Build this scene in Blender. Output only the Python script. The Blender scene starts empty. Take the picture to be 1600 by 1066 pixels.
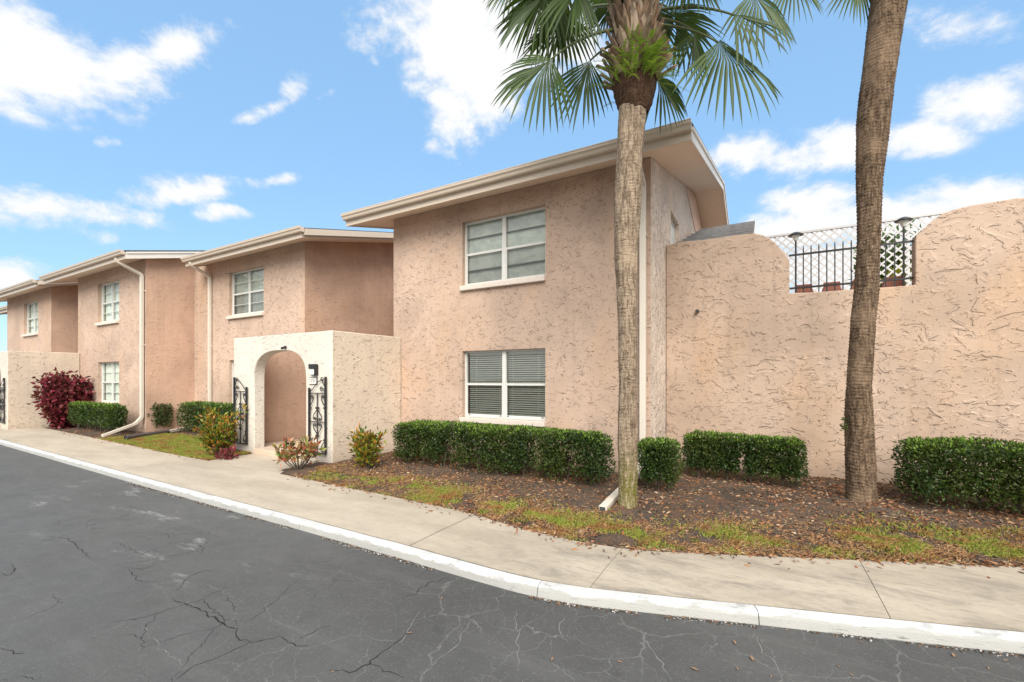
import bpy, math, random
import numpy as np
from mathutils import Vector, Matrix, Euler, noise as mn
random.seed(7); rng = np.random.default_rng(11)
S = bpy.context.scene; COL = S.collection
R = math.radians; PI = math.pi

# ------------------------------------------------------------------ camera
F, HOR, CX = 688.0, 593.0, 800.0
ANG = math.atan2(1212, F); CA, SA = math.cos(ANG), math.sin(ANG)
cam = bpy.data.cameras.new('camera'); co = bpy.data.objects.new('camera', cam); COL.objects.link(co)
co.location = (0, 0, 1.6); co.rotation_euler = (R(90), 0, PI/2-ANG)
cam.sensor_width = 36; cam.lens = 36*F/1600; cam.shift_y = (HOR-533)/1600
cam.clip_start = 0.05; cam.clip_end = 3000
S.camera = co

def ray(x, y):
    u = (x-CX)/F; v = (HOR-y)/F
    return Vector((u*SA-CA, u*CA+SA, v))

# ------------------------------------------------------------------ light
EXPO = 1.58
SUN_EL, SUN_AZ = R(40), R(148)
S.view_settings.view_transform = 'Standard'; S.view_settings.look = 'None'
S.view_settings.exposure = EXPO; S.view_settings.gamma = 1
S.render.resolution_x, S.render.resolution_y = 1024, 682

def nd(nt, t, **k):
    n = nt.nodes.new(t)
    for a, b in k.items(): setattr(n, a, b)
    return n
def lk(nt, a, b): nt.links.new(a, b)
def mth(nt, op, a, b=None, c=None, clamp=False):
    n = nd(nt, 'ShaderNodeMath', operation=op, use_clamp=clamp)
    for i, v in enumerate((a, b, c)):
        if v is None: continue
        if isinstance(v, (int, float)): n.inputs[i].default_value = v
        else: lk(nt, v, n.inputs[i])
    return n.outputs[0]
def mixc(nt, f, a, b, mode='MIX'):
    n = nd(nt, 'ShaderNodeMix', data_type='RGBA', blend_type=mode)
    for i, v in ((0, f), (6, a), (7, b)):
        if isinstance(v, (int, float)): n.inputs[i].default_value = v
        elif isinstance(v, (tuple, list)): n.inputs[i].default_value = (*v[:3], 1)
        else: lk(nt, v, n.inputs[i])
    return n.outputs[2]
def smooth(nt, v, a, b, lo=0.0, hi=1.0):
    n = nd(nt, 'ShaderNodeMapRange', interpolation_type='SMOOTHSTEP')
    lk(nt, v, n.inputs[0])
    for i, q in ((1, a), (2, b), (3, lo), (4, hi)): n.inputs[i].default_value = q
    return n.outputs[0]
def noi(nt, vec, scale, detail=3, rough=.5, dist=0.0):
    n = nd(nt, 'ShaderNodeTexNoise')
    if vec is not None: lk(nt, vec, n.inputs['Vector'])
    n.inputs['Scale'].default_value = scale; n.inputs['Detail'].default_value = detail
    n.inputs['Roughness'].default_value = rough; n.inputs['Distortion'].default_value = dist
    return n.outputs['Fac'], n.outputs['Color']
def mapping(nt, vec, scale=(1, 1, 1), rot=(0, 0, 0), loc=(0, 0, 0)):
    n = nd(nt, 'ShaderNodeMapping'); lk(nt, vec, n.inputs[0])
    n.inputs['Location'].default_value = loc; n.inputs['Rotation'].default_value = rot; n.inputs['Scale'].default_value = scale
    return n.outputs[0]

world = bpy.data.worlds.new('World'); S.world = world; world.use_nodes = True
nt = world.node_tree; nt.nodes.clear()
out = nd(nt, 'ShaderNodeOutputWorld'); bg = nd(nt, 'ShaderNodeBackground'); lk(nt, bg.outputs[0], out.inputs[0])
SKY_STRENGTH = 0.10
bg.inputs[1].default_value = SKY_STRENGTH
sky = nd(nt, 'ShaderNodeTexSky', sky_type='NISHITA'); sky.sun_disc = False
sky.sun_elevation = SUN_EL; sky.sun_rotation = SUN_AZ; sky.air_density = 1.0; sky.dust_density = .4; sky.ozone_density = 2.0
tc = nd(nt, 'ShaderNodeTexCoord'); D = tc.outputs['Generated']
# real sky is brightest blue mid height; a small lift keeps it luminous
skyc = mixc(nt, .74, mixc(nt, 1.0, sky.outputs[0], (1.1, 1.1, 0.95), 'MULTIPLY'), (1.02, 1.92, 3.2))
# clouds: banks of broken cumulus at fixed compass directions, broken up by fractal noise
clouds = [  # image bearing of each bank, half sizes, tilt, weight
 (70,105,150,62,-8,1.0),(190,112,110,45,14,.95),(285,72,85,38,28,.95),(25,60,80,60,0,.9),
 (470,135,34,22,50,.62),(420,172,48,12,22,.5),(505,150,24,10,30,.45),
 (740,90,135,85,-10,1.1),(700,170,75,50,70,.85),(820,60,150,75,0,1.1),(672,228,34,18,15,.62),(720,10,110,50,0,.9),
 (110,330,130,34,-4,.8),(290,300,110,24,8,.75),(350,332,55,18,-3,.65),(150,365,90,20,-8,.55),(60,290,26,9,0,.45),
 (440,279,28,10,8,.6),(20,430,60,26,0,.85),(165,222,20,8,0,.35),
 (1190,245,100,30,0,.6),(1310,225,110,34,8,.62),(1420,215,80,26,0,.6),(1540,150,110,40,8,.66),(1510,42,120,30,0,.68),
 (1275,318,75,26,0,.58),(1400,350,190,38,4,.85),(1560,330,120,45,0,.85),(1260,362,110,26,0,.9),(1480,300,60,20,0,.5),(230,350,40,14,0,.45),(1330,425,170,50,0,1.0)]
acc = None
for (x, y, rx, ry, tl, w) in clouds:
    c0 = ray(x, y).normalized(); t = R(tl)
    a = ray(x+rx*math.cos(t), y-rx*math.sin(t)).normalized()-c0
    b = ray(x+ry*math.sin(t), y+ry*math.cos(t)).normalized()-c0
    sa_, sb_ = a.length, b.length
    e1 = a.normalized(); e3 = c0; e1 = (e1-e3*e1.dot(e3)).normalized(); e2 = e3.cross(e1)
    M = Matrix((e1, e2, e3)).transposed()
    n = nd(nt, 'ShaderNodeMapping', vector_type='TEXTURE'); lk(nt, D, n.inputs[0])
    n.inputs['Location'].default_value = c0; n.inputs['Rotation'].default_value = M.to_euler(); n.inputs['Scale'].default_value = (sa_*1.75, sb_*1.75, 1.0)
    l = nd(nt, 'ShaderNodeVectorMath', operation='LENGTH'); lk(nt, n.outputs[0], l.inputs[0])
    v = smooth(nt, l.outputs['Value'], 0.0, 1.0, w, 0.0)
    acc = v if acc is None else mth(nt, 'MAXIMUM', acc, v)
# the half of the sky nobody sees from here: overcast added to neutralise the blue fill
back = nd(nt, 'ShaderNodeVectorMath', operation='DOT_PRODUCT'); lk(nt, D, back.inputs[0]); back.inputs[1].default_value = (-CA, SA, 0)
bk = smooth(nt, back.outputs['Value'], .25, -.15, 0.0, 1.25)
acc = mth(nt, 'MAXIMUM', acc, bk)
Ds = mapping(nt, D, (1, 1, 1.5))
n1, _ = noi(nt, Ds, 4.6, 15, .66, .3)
n2, _ = noi(nt, Ds, 17.0, 10, .6, .2)
nn = mth(nt, 'ADD', mth(nt, 'MULTIPLY', mth(nt, 'SUBTRACT', n1, .5), 2.3), mth(nt, 'MULTIPLY', mth(nt, 'SUBTRACT', n2, .5), 1.2))
dens = mth(nt, 'ADD', acc, nn)
mask = smooth(nt, dens, .17, .78)
present = smooth(nt, acc, .01, .15)
mask = mth(nt, 'MULTIPLY', mask, present)
shade = smooth(nt, mth(nt, 'ADD', dens, mth(nt, 'MULTIPLY', n2, .5)), .5, 1.4, 0, 1)
ccol = mixc(nt, shade, (3.1, 3.18, 3.3), (3.55, 3.56, 3.58))
lk(nt, mixc(nt, mask, skyc, ccol), bg.inputs[0])

sun = bpy.data.lights.new('sun', 'SUN'); so = bpy.data.objects.new('sun', sun); COL.objects.link(so)
sun.energy = 1.7; sun.angle = R(45); sun.color = (1, .95, .87)
# sun stands behind the photographer, over the right shoulder
sd = Vector((math.sin(SUN_AZ)*math.cos(SUN_EL), math.cos(SUN_AZ)*math.cos(SUN_EL), math.sin(SUN_EL)))
so.rotation_euler = (-sd).to_track_quat('-Z', 'Y').to_euler(); so.location = sd*50

# ------------------------------------------------------------------ mesh helpers
class MB:
    def __init__(s): s.v = []; s.f = []
    def add(s, vs, fs):
        o = len(s.v); s.v += [tuple(p) for p in vs]; s.f += [tuple(i+o for i in f) for f in fs]; return s
    def box(s, a, b):
        x0, y0, z0 = a; x1, y1, z1 = b
        return s.add([(x0,y0,z0),(x1,y0,z0),(x1,y1,z0),(x0,y1,z0),(x0,y0,z1),(x1,y0,z1),(x1,y1,z1),(x0,y1,z1)],
            [(0,3,2,1),(4,5,6,7),(0,1,5,4),(1,2,6,5),(2,3,7,6),(3,0,4,7)])
    def tube(s, pts, r, n=8, cap=True, flat=None):
        pts = [Vector(p) for p in pts]; rs = r if isinstance(r, (list, tuple)) else [r]*len(pts)
        vs = []; up = None
        for i, p in enumerate(pts):
            t = (pts[min(i+1, len(pts)-1)]-pts[max(i-1, 0)]).normalized()
            if up is None:
                up = Vector((0, 0, 1)) if abs(t.z) < .9 else Vector((0, 1, 0))
            e1 = (up-t*up.dot(t)).normalized(); e2 = t.cross(e1); up = e1
            for k in range(n):
                a = 2*PI*(k+.5)/n; q = (math.cos(a), math.sin(a))
                if flat: 
                    m = max(abs(q[0]), abs(q[1])); q = (q[0]/m*flat[0], q[1]/m*flat[1])
                vs.append(p+(e1*q[0]+e2*q[1])*rs[i])
        fs = [(i*n+k, i*n+(k+1) % n, (i+1)*n+(k+1) % n, (i+1)*n+k) for i in range(len(pts)-1) for k in range(n)]
        if cap: fs += [tuple(reversed(range(n))), tuple(range((len(pts)-1)*n, len(pts)*n))]
        return s.add(vs, fs)
    def prism(s, poly, axis, a, b):   # poly list of 2D in remaining axes, ccw
        n = len(poly)
        def m(p, w): return {'x': (w, p[0], p[1]), 'y': (p[0], w, p[1]), 'z': (p[0], p[1], w)}[axis]
        vs = [m(p, a) for p in poly]+[m(p, b) for p in poly]
        return s.add(vs, [tuple(range(n)), tuple(reversed(range(n, 2*n)))]+[(i, i+n, (i+1) % n+n, (i+1) % n) for i in range(n)])
    def lathe(s, prof, c, n=20):
        vs = []; m = len(prof)
        for k in range(n):
            a = 2*PI*k/n
            for r, z in prof: vs.append((c[0]+r*math.cos(a), c[1]+r*math.sin(a), c[2]+z))
        return s.add(vs, [(k*m+i, ((k+1) % n)*m+i, ((k+1) % n)*m+i+1, k*m+i+1) for k in range(n) for i in range(m-1)])
    def build(s, name, mat, parent=None, smooth_=False, bevel=0, recalc=True):
        return mkobj(name, np.array(s.v, float), s.f, mat, parent, smooth_, bevel, recalc)

ORG = {}
def mkobj(name, v, f, mat, parent=None, smooth_=False, bevel=0, recalc=False, org=None):
    me = bpy.data.meshes.new(name)
    o = bpy.data.objects.new(name, me); COL.objects.link(o)
    v = np.asarray(v, float)
    if parent is not None:
        if org is None: org = ORG[parent.name]
        o.parent = parent; ORG[o.name] = org
        if isinstance(f, np.ndarray): pass
        v = v-np.array(org)
    else:
        if org is None:
            org = ((v[:, 0].min()+v[:, 0].max())/2, (v[:, 1].min()+v[:, 1].max())/2, v[:, 2].min())
        o.location = org; ORG[o.name] = tuple(org); v = v-np.array(org)
    if isinstance(f, np.ndarray):
        nv, nf, k = len(v), len(f), f.shape[1]
        me.vertices.add(nv); me.vertices.foreach_set('co', v.ravel())
        me.loops.add(nf*k); me.loops.foreach_set('vertex_index', f.ravel().astype(np.int32))
        me.polygons.add(nf); me.polygons.foreach_set('loop_start', np.arange(0, nf*k, k, dtype=np.int32))
        me.polygons.foreach_set('loop_total', np.full(nf, k, np.int32)); me.update(calc_edges=True); me.validate()
    else:
        me.from_pydata([tuple(p) for p in v], [], f)
    if recalc:
        import bmesh
        bm = bmesh.new(); bm.from_mesh(me); bmesh.ops.recalc_face_normals(bm, faces=bm.faces); bm.to_mesh(me); bm.free()
    me.materials.append(mat)
    if smooth_:
        for p in me.polygons: p.use_smooth = True
    if bevel:
        m = o.modifiers.new('bevel', 'BEVEL'); m.width = bevel; m.segments = 2; m.limit_method = 'ANGLE'
    return o
def thing(name, loc, label, cat, group=None):
    o = bpy.data.objects.new(name, None); COL.objects.link(o); o.location = loc; o.empty_display_size = .2
    ORG[o.name] = tuple(loc); o['label'] = label; o['category'] = cat
    if group: o['group'] = group
    return o
def tag(o, label, cat, group=None):
    o['label'] = label; o['category'] = cat
    if group: o['group'] = group
    return o
def struct(o, kind='structure', label=None, cat=None):
    o['kind'] = kind
    if label: o['label'] = label
    if cat: o['category'] = cat
    return o

# ------------------------------------------------------------------ materials
def newmat(name):
    m = bpy.data.materials.new(name); m.use_nodes = True; n = m.node_tree
    b = n.nodes['Principled BSDF']; return m, n, b
def geo(nt): return nd(nt, 'ShaderNodeNewGeometry')
def bump(nt, h, dist, strength=1.0, prev=None):
    n = nd(nt, 'ShaderNodeBump'); lk(nt, h, n.inputs['Height']); n.inputs['Distance'].default_value = dist; n.inputs['Strength'].default_value = strength
    if prev is not None: lk(nt, prev, n.inputs['Normal'])
    return n.outputs[0]
def simple(name, col, rough=.6, var=.08, scale=8, bmp=0.0, metal=0.0, spec=.5):
    m, n, b = newmat(name); P = geo(n).outputs['Position']
    f, _ = noi(n, P, scale, 4)
    c = mixc(n, f, tuple(x*(1-var) for x in col), tuple(min(1, x*(1+var)) for x in col))
    lk(n, c, b.inputs['Base Color']); b.inputs['Roughness'].default_value = rough; b.inputs['Metallic'].default_value = metal
    b.inputs['Specular IOR Level'].default_value = spec
    if bmp:
        f2, _ = noi(n, P, scale*6, 4); lk(n, bump(n, f2, bmp), b.inputs['Normal'])
    return m

def stucco(name, col, k=1.0, amp=.012, freq=1.0, stain=.35, rot=0.0, line=.5, warm=None, thr=0.0, zs=1.55):
    """skip-trowelled stucco: overlapping swept plies whose torn edges leave short curved ridges"""
    m, n, b = newmat(name); P = geo(n).outputs['Position']
    Pv = mapping(n, P, (1.0*freq, 1.0*freq, zs*freq), (rot, 0, 0))
    _, wc = noi(n, Pv, 1.7, 2)
    wv = nd(n, 'ShaderNodeVectorMath', operation='MULTIPLY_ADD'); lk(n, wc, wv.inputs[0]); wv.inputs[1].default_value = (.5, .5, .5); lk(n, Pv, wv.inputs[2])
    a, _ = noi(n, wv.outputs[0], 4.2, 2.0, .4, .7)
    fr = mth(n, 'FRACT', mth(n, 'MULTIPLY', a, 6.0))
    mk, _ = noi(n, Pv, 7.5, 3, .6, .5)
    lg, _ = noi(n, P, 1.1, 2); lg = smooth(n, lg, .3, .7, -.05, .05)
    mk = smooth(n, mth(n, 'ADD', mk, lg), .50+thr, .60+thr)
    a2, _ = noi(n, mapping(n, Pv, loc=(7.3, 3.1, 5.7)), 8.5, 2, .4, 1.0)
    fr2 = mth(n, 'FRACT', mth(n, 'MULTIPLY', a2, 5.0))
    mk2, _ = noi(n, mapping(n, Pv, loc=(1.3, 9.1, 2.7)), 11.0, 3, .6, .5)
    mk2 = smooth(n, mk2, .53+thr, .6+thr)
    h = mth(n, 'ADD', mth(n, 'MULTIPLY', mth(n, 'POWER', fr, 8.0), mk), mth(n, 'MULTIPLY', mth(n, 'MULTIPLY', mth(n, 'POWER', fr2, 8.0), mk2), .6))
    fine, _ = noi(n, P, 26, 5, .6)
    h = mth(n, 'ADD', h, mth(n, 'MULTIPLY', fine, .22))
    nr = bump(n, h, amp, k)
    lk(n, nr, b.inputs['Normal'])
    # ridge shadow painted into the colour as dark lines along the torn edges
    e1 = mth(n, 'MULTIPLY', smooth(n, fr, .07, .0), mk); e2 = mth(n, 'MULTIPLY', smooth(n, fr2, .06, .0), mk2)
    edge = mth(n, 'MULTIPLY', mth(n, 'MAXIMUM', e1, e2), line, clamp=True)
    big, _ = noi(n, P, .55, 5, .6, .4); med, _ = noi(n, P, 3.1, 4, .6)
    dk = tuple(x*.80 for x in col); lt = tuple(min(1, x*1.08) for x in col)
    c = mixc(n, smooth(n, big, .35, .68), dk if stain > .2 else tuple(x*.93 for x in col), lt)
    wm = warm or tuple((min(1, col[0]*1.03), col[1]*.95, col[2]*.82))
    w2, _ = noi(n, mapping(n, P, (.6, .6, .25), loc=(4, 4, 4)), 1.4, 4, .6)
    c = mixc(n, smooth(n, w2, .5, .72, 0, .55), c, wm)
    c = mixc(n, mth(n, 'MULTIPLY', smooth(n, med, .35, .75), .18), c, tuple(x*.78 for x in col))
    sk, _ = noi(n, mapping(n, P, (5, 5, .22), loc=(2, 5, 1)), 1.6, 5, .65); c = mixc(n, smooth(n, sk, .52, .72, 0, .28), c, tuple(x*.62 for x in col))
    # splash soiling along the foot of the wall
    sp = nd(n, 'ShaderNodeSeparateXYZ'); lk(n, P, sp.inputs[0])
    foot = smooth(n, mth(n, 'ADD', sp.outputs[2], mth(n, 'MULTIPLY', med, .25)), .38, .12, 0, .4)
    c = mixc(n, foot, c, (col[0]*.55, col[1]*.52, col[2]*.5))
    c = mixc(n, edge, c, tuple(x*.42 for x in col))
    lk(n, c, b.inputs['Base Color']); b.inputs['Roughness'].default_value = .88; b.inputs['Specular IOR Level'].default_value = .25
    return m

PINK = (.555, .41, .32)
M = {}
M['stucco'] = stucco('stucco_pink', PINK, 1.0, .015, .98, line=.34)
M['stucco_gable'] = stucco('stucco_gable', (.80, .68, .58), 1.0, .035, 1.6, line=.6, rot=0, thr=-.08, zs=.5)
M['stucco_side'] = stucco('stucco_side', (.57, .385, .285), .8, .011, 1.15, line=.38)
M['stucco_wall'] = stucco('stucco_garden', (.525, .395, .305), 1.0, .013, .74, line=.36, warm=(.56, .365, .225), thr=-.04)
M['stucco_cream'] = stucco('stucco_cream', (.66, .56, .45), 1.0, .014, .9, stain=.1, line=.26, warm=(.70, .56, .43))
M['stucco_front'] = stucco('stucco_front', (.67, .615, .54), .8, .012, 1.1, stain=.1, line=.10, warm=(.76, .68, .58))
M['smooth_peach'] = simple('smooth_peach_board', (.60, .42, .32), .7, .04)
M['soffit'] = simple('soffit_paint', (.80, .66, .54), .7, .04)
M['gutter'] = simple('gutter_paint', (.62, .53, .43), .4, .05)
M['fascia_white'] = simple('rake_board', (.78, .74, .68), .5, .04)
M['spout'] = simple('downspout_paint', (.66, .60, .51), .42, .06, 3)
M['sill'] = simple('sill_paint', (.68, .60, .53), .75, .1, 14, .004)
M['alu'] = simple('white_frame', (.66, .66, .63), .4, .05, 10)
M['blind'] = simple('blind_slat', (.78, .78, .70), .5, .05, 10)
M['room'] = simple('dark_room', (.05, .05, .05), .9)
M['iron'] = simple('black_iron', (.014, .014, .014), .38, .3, 20, .001)
M['black'] = simple('black_plastic', (.02, .02, .022), .4)
M['dark'] = simple('dark_metal', (.05, .05, .05), .45)
M['lampglass'] = simple('frosted_lamp_glass', (.72, .76, .70), .25)
M['white'] = simple('white_paint', (.75, .74, .71), .5, .05)
M['lattice'] = simple('white_lattice', (.56, .56, .56), .5, .04)
M['terracotta'] = simple('terracotta', (.27, .095, .062), .75, .15, 6)
M['bark_twig'] = simple('twig_bark', (.085, .065, .048), .9, .3, 30)
M['corrug'] = simple('corrugated_pipe', (.075, .06, .055), .6, .2)
M['filler'] = simple('dirty_joint', (.035, .03, .024), .95, .4, 12)
M['crack'] = simple('open_crack', (.014, .013, .012), .95)
M['crack_pale'] = simple('dusty_crack', (.24, .235, .225), .95, .2, 9)
M['plate'] = simple('number_plate', (.72, .70, .66), .5)
M['ink'] = simple('number_ink', (.13, .13, .14), .6)

def shingle():
    m, n, b = newmat('dark_shingle'); b.inputs['Specular IOR Level'].default_value = .15; P = geo(n).outputs['Position']
    br = nd(n, 'ShaderNodeTexBrick'); lk(n, mapping(n, P, (1, 1, 0)), br.inputs['Vector'])
    br.inputs['Color1'].default_value = (.05, .052, .058, 1); br.inputs['Color2'].default_value = (.10, .10, .11, 1); br.inputs['Mortar'].default_value = (.015, .015, .016, 1)
    br.inputs['Scale'].default_value = 1; br.inputs['Brick Width'].default_value = .3; br.inputs['Row Height'].default_value = .14; br.inputs['Mortar Size'].default_value = .012
    f, _ = noi(n, P, 120, 2)
    c = mixc(n, mth(n, 'MULTIPLY', f, .5), br.outputs['Color'], (.17, .17, .175))
    lk(n, c, b.inputs['Base Color']); b.inputs['Roughness'].default_value = .9
    lk(n, bump(n, br.outputs['Fac'], .01, -1), b.inputs['Normal']); return m
M['shingle'] = shingle()
M['shingle_grey'] = simple('grey_shingle', (.24, .24, .245), .95, .4, 9, .003, spec=.1)

def glass(name, tint, refl=.08, ior=1.5):
    m, n, b = newmat(name); o = [x for x in n.nodes if x.type == 'OUTPUT_MATERIAL'][0]
    n.nodes.remove(b)
    tr = nd(n, 'ShaderNodeBsdfTransparent'); tr.inputs[0].default_value = (*tint, 1)
    gl = nd(n, 'ShaderNodeBsdfGlossy'); gl.inputs['Roughness'].default_value = .02
    f = nd(n, 'ShaderNodeFresnel'); f.inputs[0].default_value = ior
    P = geo(n).outputs['Position']; q, _ = noi(n, P, 1.3, 2); lk(n, bump(n, q, .01, .25), gl.inputs['Normal'])
    mx = nd(n, 'ShaderNodeMixShader'); lk(n, mth(n, 'ADD', f.outputs[0], refl, clamp=True), mx.inputs[0]); lk(n, tr.outputs[0], mx.inputs[1]); lk(n, gl.outputs[0], mx.inputs[2])
    lk(n, mx.outputs[0], o.inputs[0]); return m
M['glass'] = glass('window_glass', (.86, .90, .87))
M['glass_far'] = glass('curtained_glass', (.9, .93, .9), .02, 1.12)
M['glass_dk'] = glass('screened_glass', (.78, .80, .78), .03)

def shade_mat():
    m, n, b = newmat('roller_shade'); P = geo(n).outputs['Position']
    f, _ = noi(n, mapping(n, P, (2.5, 2.5, 4)), 1.6, 6, .65)
    c = mixc(n, smooth(n, f, .4, .65), (.85, .87, .80), (.66, .68, .64))
    st, _ = noi(n, mapping(n, P, loc=(2, 0, 0)), 2.2, 3)
    c = mixc(n, smooth(n, st, .68, .8, 0, .6), c, (.50, .40, .22))
    lk(n, c, b.inputs['Base Color']); b.inputs['Roughness'].default_value = .8; return m
M['shade'] = shade_mat()
M['curtain'] = simple('pale_curtain', (.72, .75, .70), .85, .25, 5)

def asphalt():
    m, n, b = newmat('asphalt'); P = geo(n).outputs['Position']
    big, _ = noi(n, P, .5, 5, .6, .3); fine, _ = noi(n, P, 160, 3, .7); med, _ = noi(n, P, 6, 5, .6)
    c = mixc(n, smooth(n, big, .3, .7), (.072, .071, .068), (.108, .107, .103))
    s0 = nd(n, 'ShaderNodeSeparateXYZ'); lk(n, P, s0.inputs[0]); old = smooth(n, mth(n, 'ADD', s0.outputs[0], mth(n, 'MULTIPLY', big, 2.0)), -1.5, -4.5, 0, .75)
    c = mixc(n, old, c, mixc(n, big, (.098, .099, .094), (.135, .136, .13)))
    c = mixc(n, mth(n, 'MULTIPLY', smooth(n, med, .35, .8), .35), c, (.068, .068, .067))
    c = mixc(n, smooth(n, fine, .5, .75, 0, .3), c, (.17, .17, .165))
    c = mixc(n, smooth(n, fine, .48, .3, 0, .4), c, (.04, .04, .04))
    sx = nd(n, 'ShaderNodeSeparateXYZ'); lk(n, P, sx.inputs[0])
    _, wc = noi(n, P, 2.3, 4, .6)
    wv = nd(n, 'ShaderNodeVectorMath', operation='MULTIPLY_ADD'); lk(n, wc, wv.inputs[0]); wv.inputs[1].default_value = (.38, .38, 0); lk(n, P, wv.inputs[2])
    W = wv.outputs[0]
    def crack(scale, width, off):
        v = nd(n, 'ShaderNodeTexVoronoi', feature='DISTANCE_TO_EDGE', voronoi_dimensions='2D'); lk(n, mapping(n, W, loc=off), v.inputs['Vector']); v.inputs['Scale'].default_value = scale
        return smooth(n, v.outputs['Distance'], width, 0)
    # fine map cracking with pale edges, thickest on the right
    m1, _ = noi(n, P, 1.1, 3); 
    right = smooth(n, sx.outputs[0], -4.2, -1.2, .05, 1)
    g = mth(n, 'MULTIPLY', mth(n, 'MULTIPLY', crack(3.4, .014, (3, 1, 0)), smooth(n, m1, .40, .55)), right)
    g2 = mth(n, 'MULTIPLY', mth(n, 'MULTIPLY', crack(1.3, .011, (0, 5, 0)), smooth(n, m1, .62, .42)), mth(n, 'ADD', mth(n, 'MULTIPLY', right, .5), .2))
    c = mixc(n, mth(n, 'MULTIPLY', mth(n, 'MAXIMUM', g, g2), .5), c, (.27, .27, .26))
    # open dark cracks, thicker on the left
    m2, _ = noi(n, mapping(n, P, loc=(5, 2, 0)), .9, 3)
    lft = smooth(n, sx.outputs[0], -.8, -3.0)
    d = mth(n, 'MULTIPLY', mth(n, 'MULTIPLY', crack(.62, .0055, (1.7, 2.4, 0)), smooth(n, m2, .44, .56)), lft)
    d2 = mth(n, 'MULTIPLY', mth(n, 'MULTIPLY', crack(1.5, .009, (9.7, .4, 0)), smooth(n, m2, .54, .6)), lft)
    dd = mth(n, 'MAXIMUM', d, d2)
    c = mixc(n, mth(n, 'MULTIPLY', dd, .35), c, (.012, .011, .010))
    # dried white paint spatter smeared on the sealcoat near the kerb
    s1, _ = noi(n, mapping(n, P, (.7, 2.2, 1), (0, 0, R(-25)), (0, .5, 0)), 1.5, 8, .72)
    band = mth(n, 'MULTIPLY', smooth(n, sx.outputs[1], 1.3, 2.2), mth(n, 'MULTIPLY', smooth(n, sx.outputs[0], -2.5, -4.5), smooth(n, sx.outputs[0], -11, -8)))
    c = mixc(n, mth(n, 'MULTIPLY', smooth(n, s1, .57, .70, 0, .6), band), c, (.38, .38, .37))
    oil, _ = noi(n, mapping(n, P, loc=(8, 3, 0)), 1.9, 3); c = mixc(n, smooth(n, oil, .68, .76, 0, .45), c, (.030, .030, .030))
    wr, _ = noi(n, mapping(n, P, (.25, 2.5, 1), (0, 0, R(-8))), 2.0, 6, .7); c = mixc(n, smooth(n, wr, .5, .75, 0, .35), c, (.15, .148, .142))
    peb = nd(n, 'ShaderNodeTexVoronoi'); lk(n, P, peb.inputs['Vector']); peb.inputs['Scale'].default_value = 95
    ps = nd(n, 'ShaderNodeSeparateColor'); lk(n, peb.outputs['Color'], ps.inputs[0])
    c = mixc(n, mth(n, 'MULTIPLY', mth(n, 'GREATER_THAN', ps.outputs[0], .93), .14), c, (.26, .25, .24))
    lk(n, c, b.inputs['Base Color'])
    rr, _ = noi(n, P, 1.5, 4); lk(n, smooth(n, rr, .3, .7, .65, .85), b.inputs['Roughness']); b.inputs['Specular IOR Level'].default_value = .28
    h = mth(n, 'SUBTRACT', mth(n, 'MULTIPLY', fine, .4), mth(n, 'MULTIPLY', mth(n, 'MAXIMUM', dd, mth(n, 'MULTIPLY', g, .3)), 1.5))
    lk(n, bump(n, h, .006, .7), b.inputs['Normal']); return m
M['asphalt'] = asphalt()

def concrete():
    m, n, b = newmat('pavement_concrete'); P = geo(n).outputs['Position']
    big, _ = noi(n, mapping(n, P, (.5, 1.6, 1)), 1.2, 6, .62); fine, _ = noi(n, P, 90, 4, .7); sx = nd(n, 'ShaderNodeSeparateXYZ'); lk(n, P, sx.inputs[0])
    c = mixc(n, smooth(n, big, .3, .7), (.40, .34, .262), (.52, .45, .355))
    st, _ = noi(n, mapping(n, P, (.8, 1.9, 1), (0, 0, R(18))), 2.2, 10, .78, .3)
    st2, _ = noi(n, mapping(n, P, (.8, 3.4, 1), (0, 0, R(24)), (4, 0, 0)), 7.0, 6, .7, .3)
    right = smooth(n, sx.outputs[0], -3.4, -1.6, .2, 1); c = mixc(n, mth(n, 'MULTIPLY', right, .12), c, (.27, .24, .195))
    stain = mth(n, 'MULTIPLY', mth(n, 'MAXIMUM', smooth(n, st, .45, .68), mth(n, 'MULTIPLY', smooth(n, st2, .5, .7), .8)), right)
    c = mixc(n, mth(n, 'MULTIPLY', stain, .72), c, (.19, .168, .138))
    mt, _ = noi(n, P, 9, 6, .7); c = mixc(n, smooth(n, mt, .45, .75, 0, .35), c, (.27, .235, .19))
    c = mixc(n, smooth(n, mt, .40, .2, 0, .3), c, (.56, .50, .41))
    c = mixc(n, smooth(n, fine, .5, .85, 0, .25), c, (.33, .30, .25))
    lk(n, c, b.inputs['Base Color']); b.inputs['Roughness'].default_value = .85
    lk(n, bump(n, fine, .003, .6), b.inputs['Normal']); return m
M['concrete'] = concrete()

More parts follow.
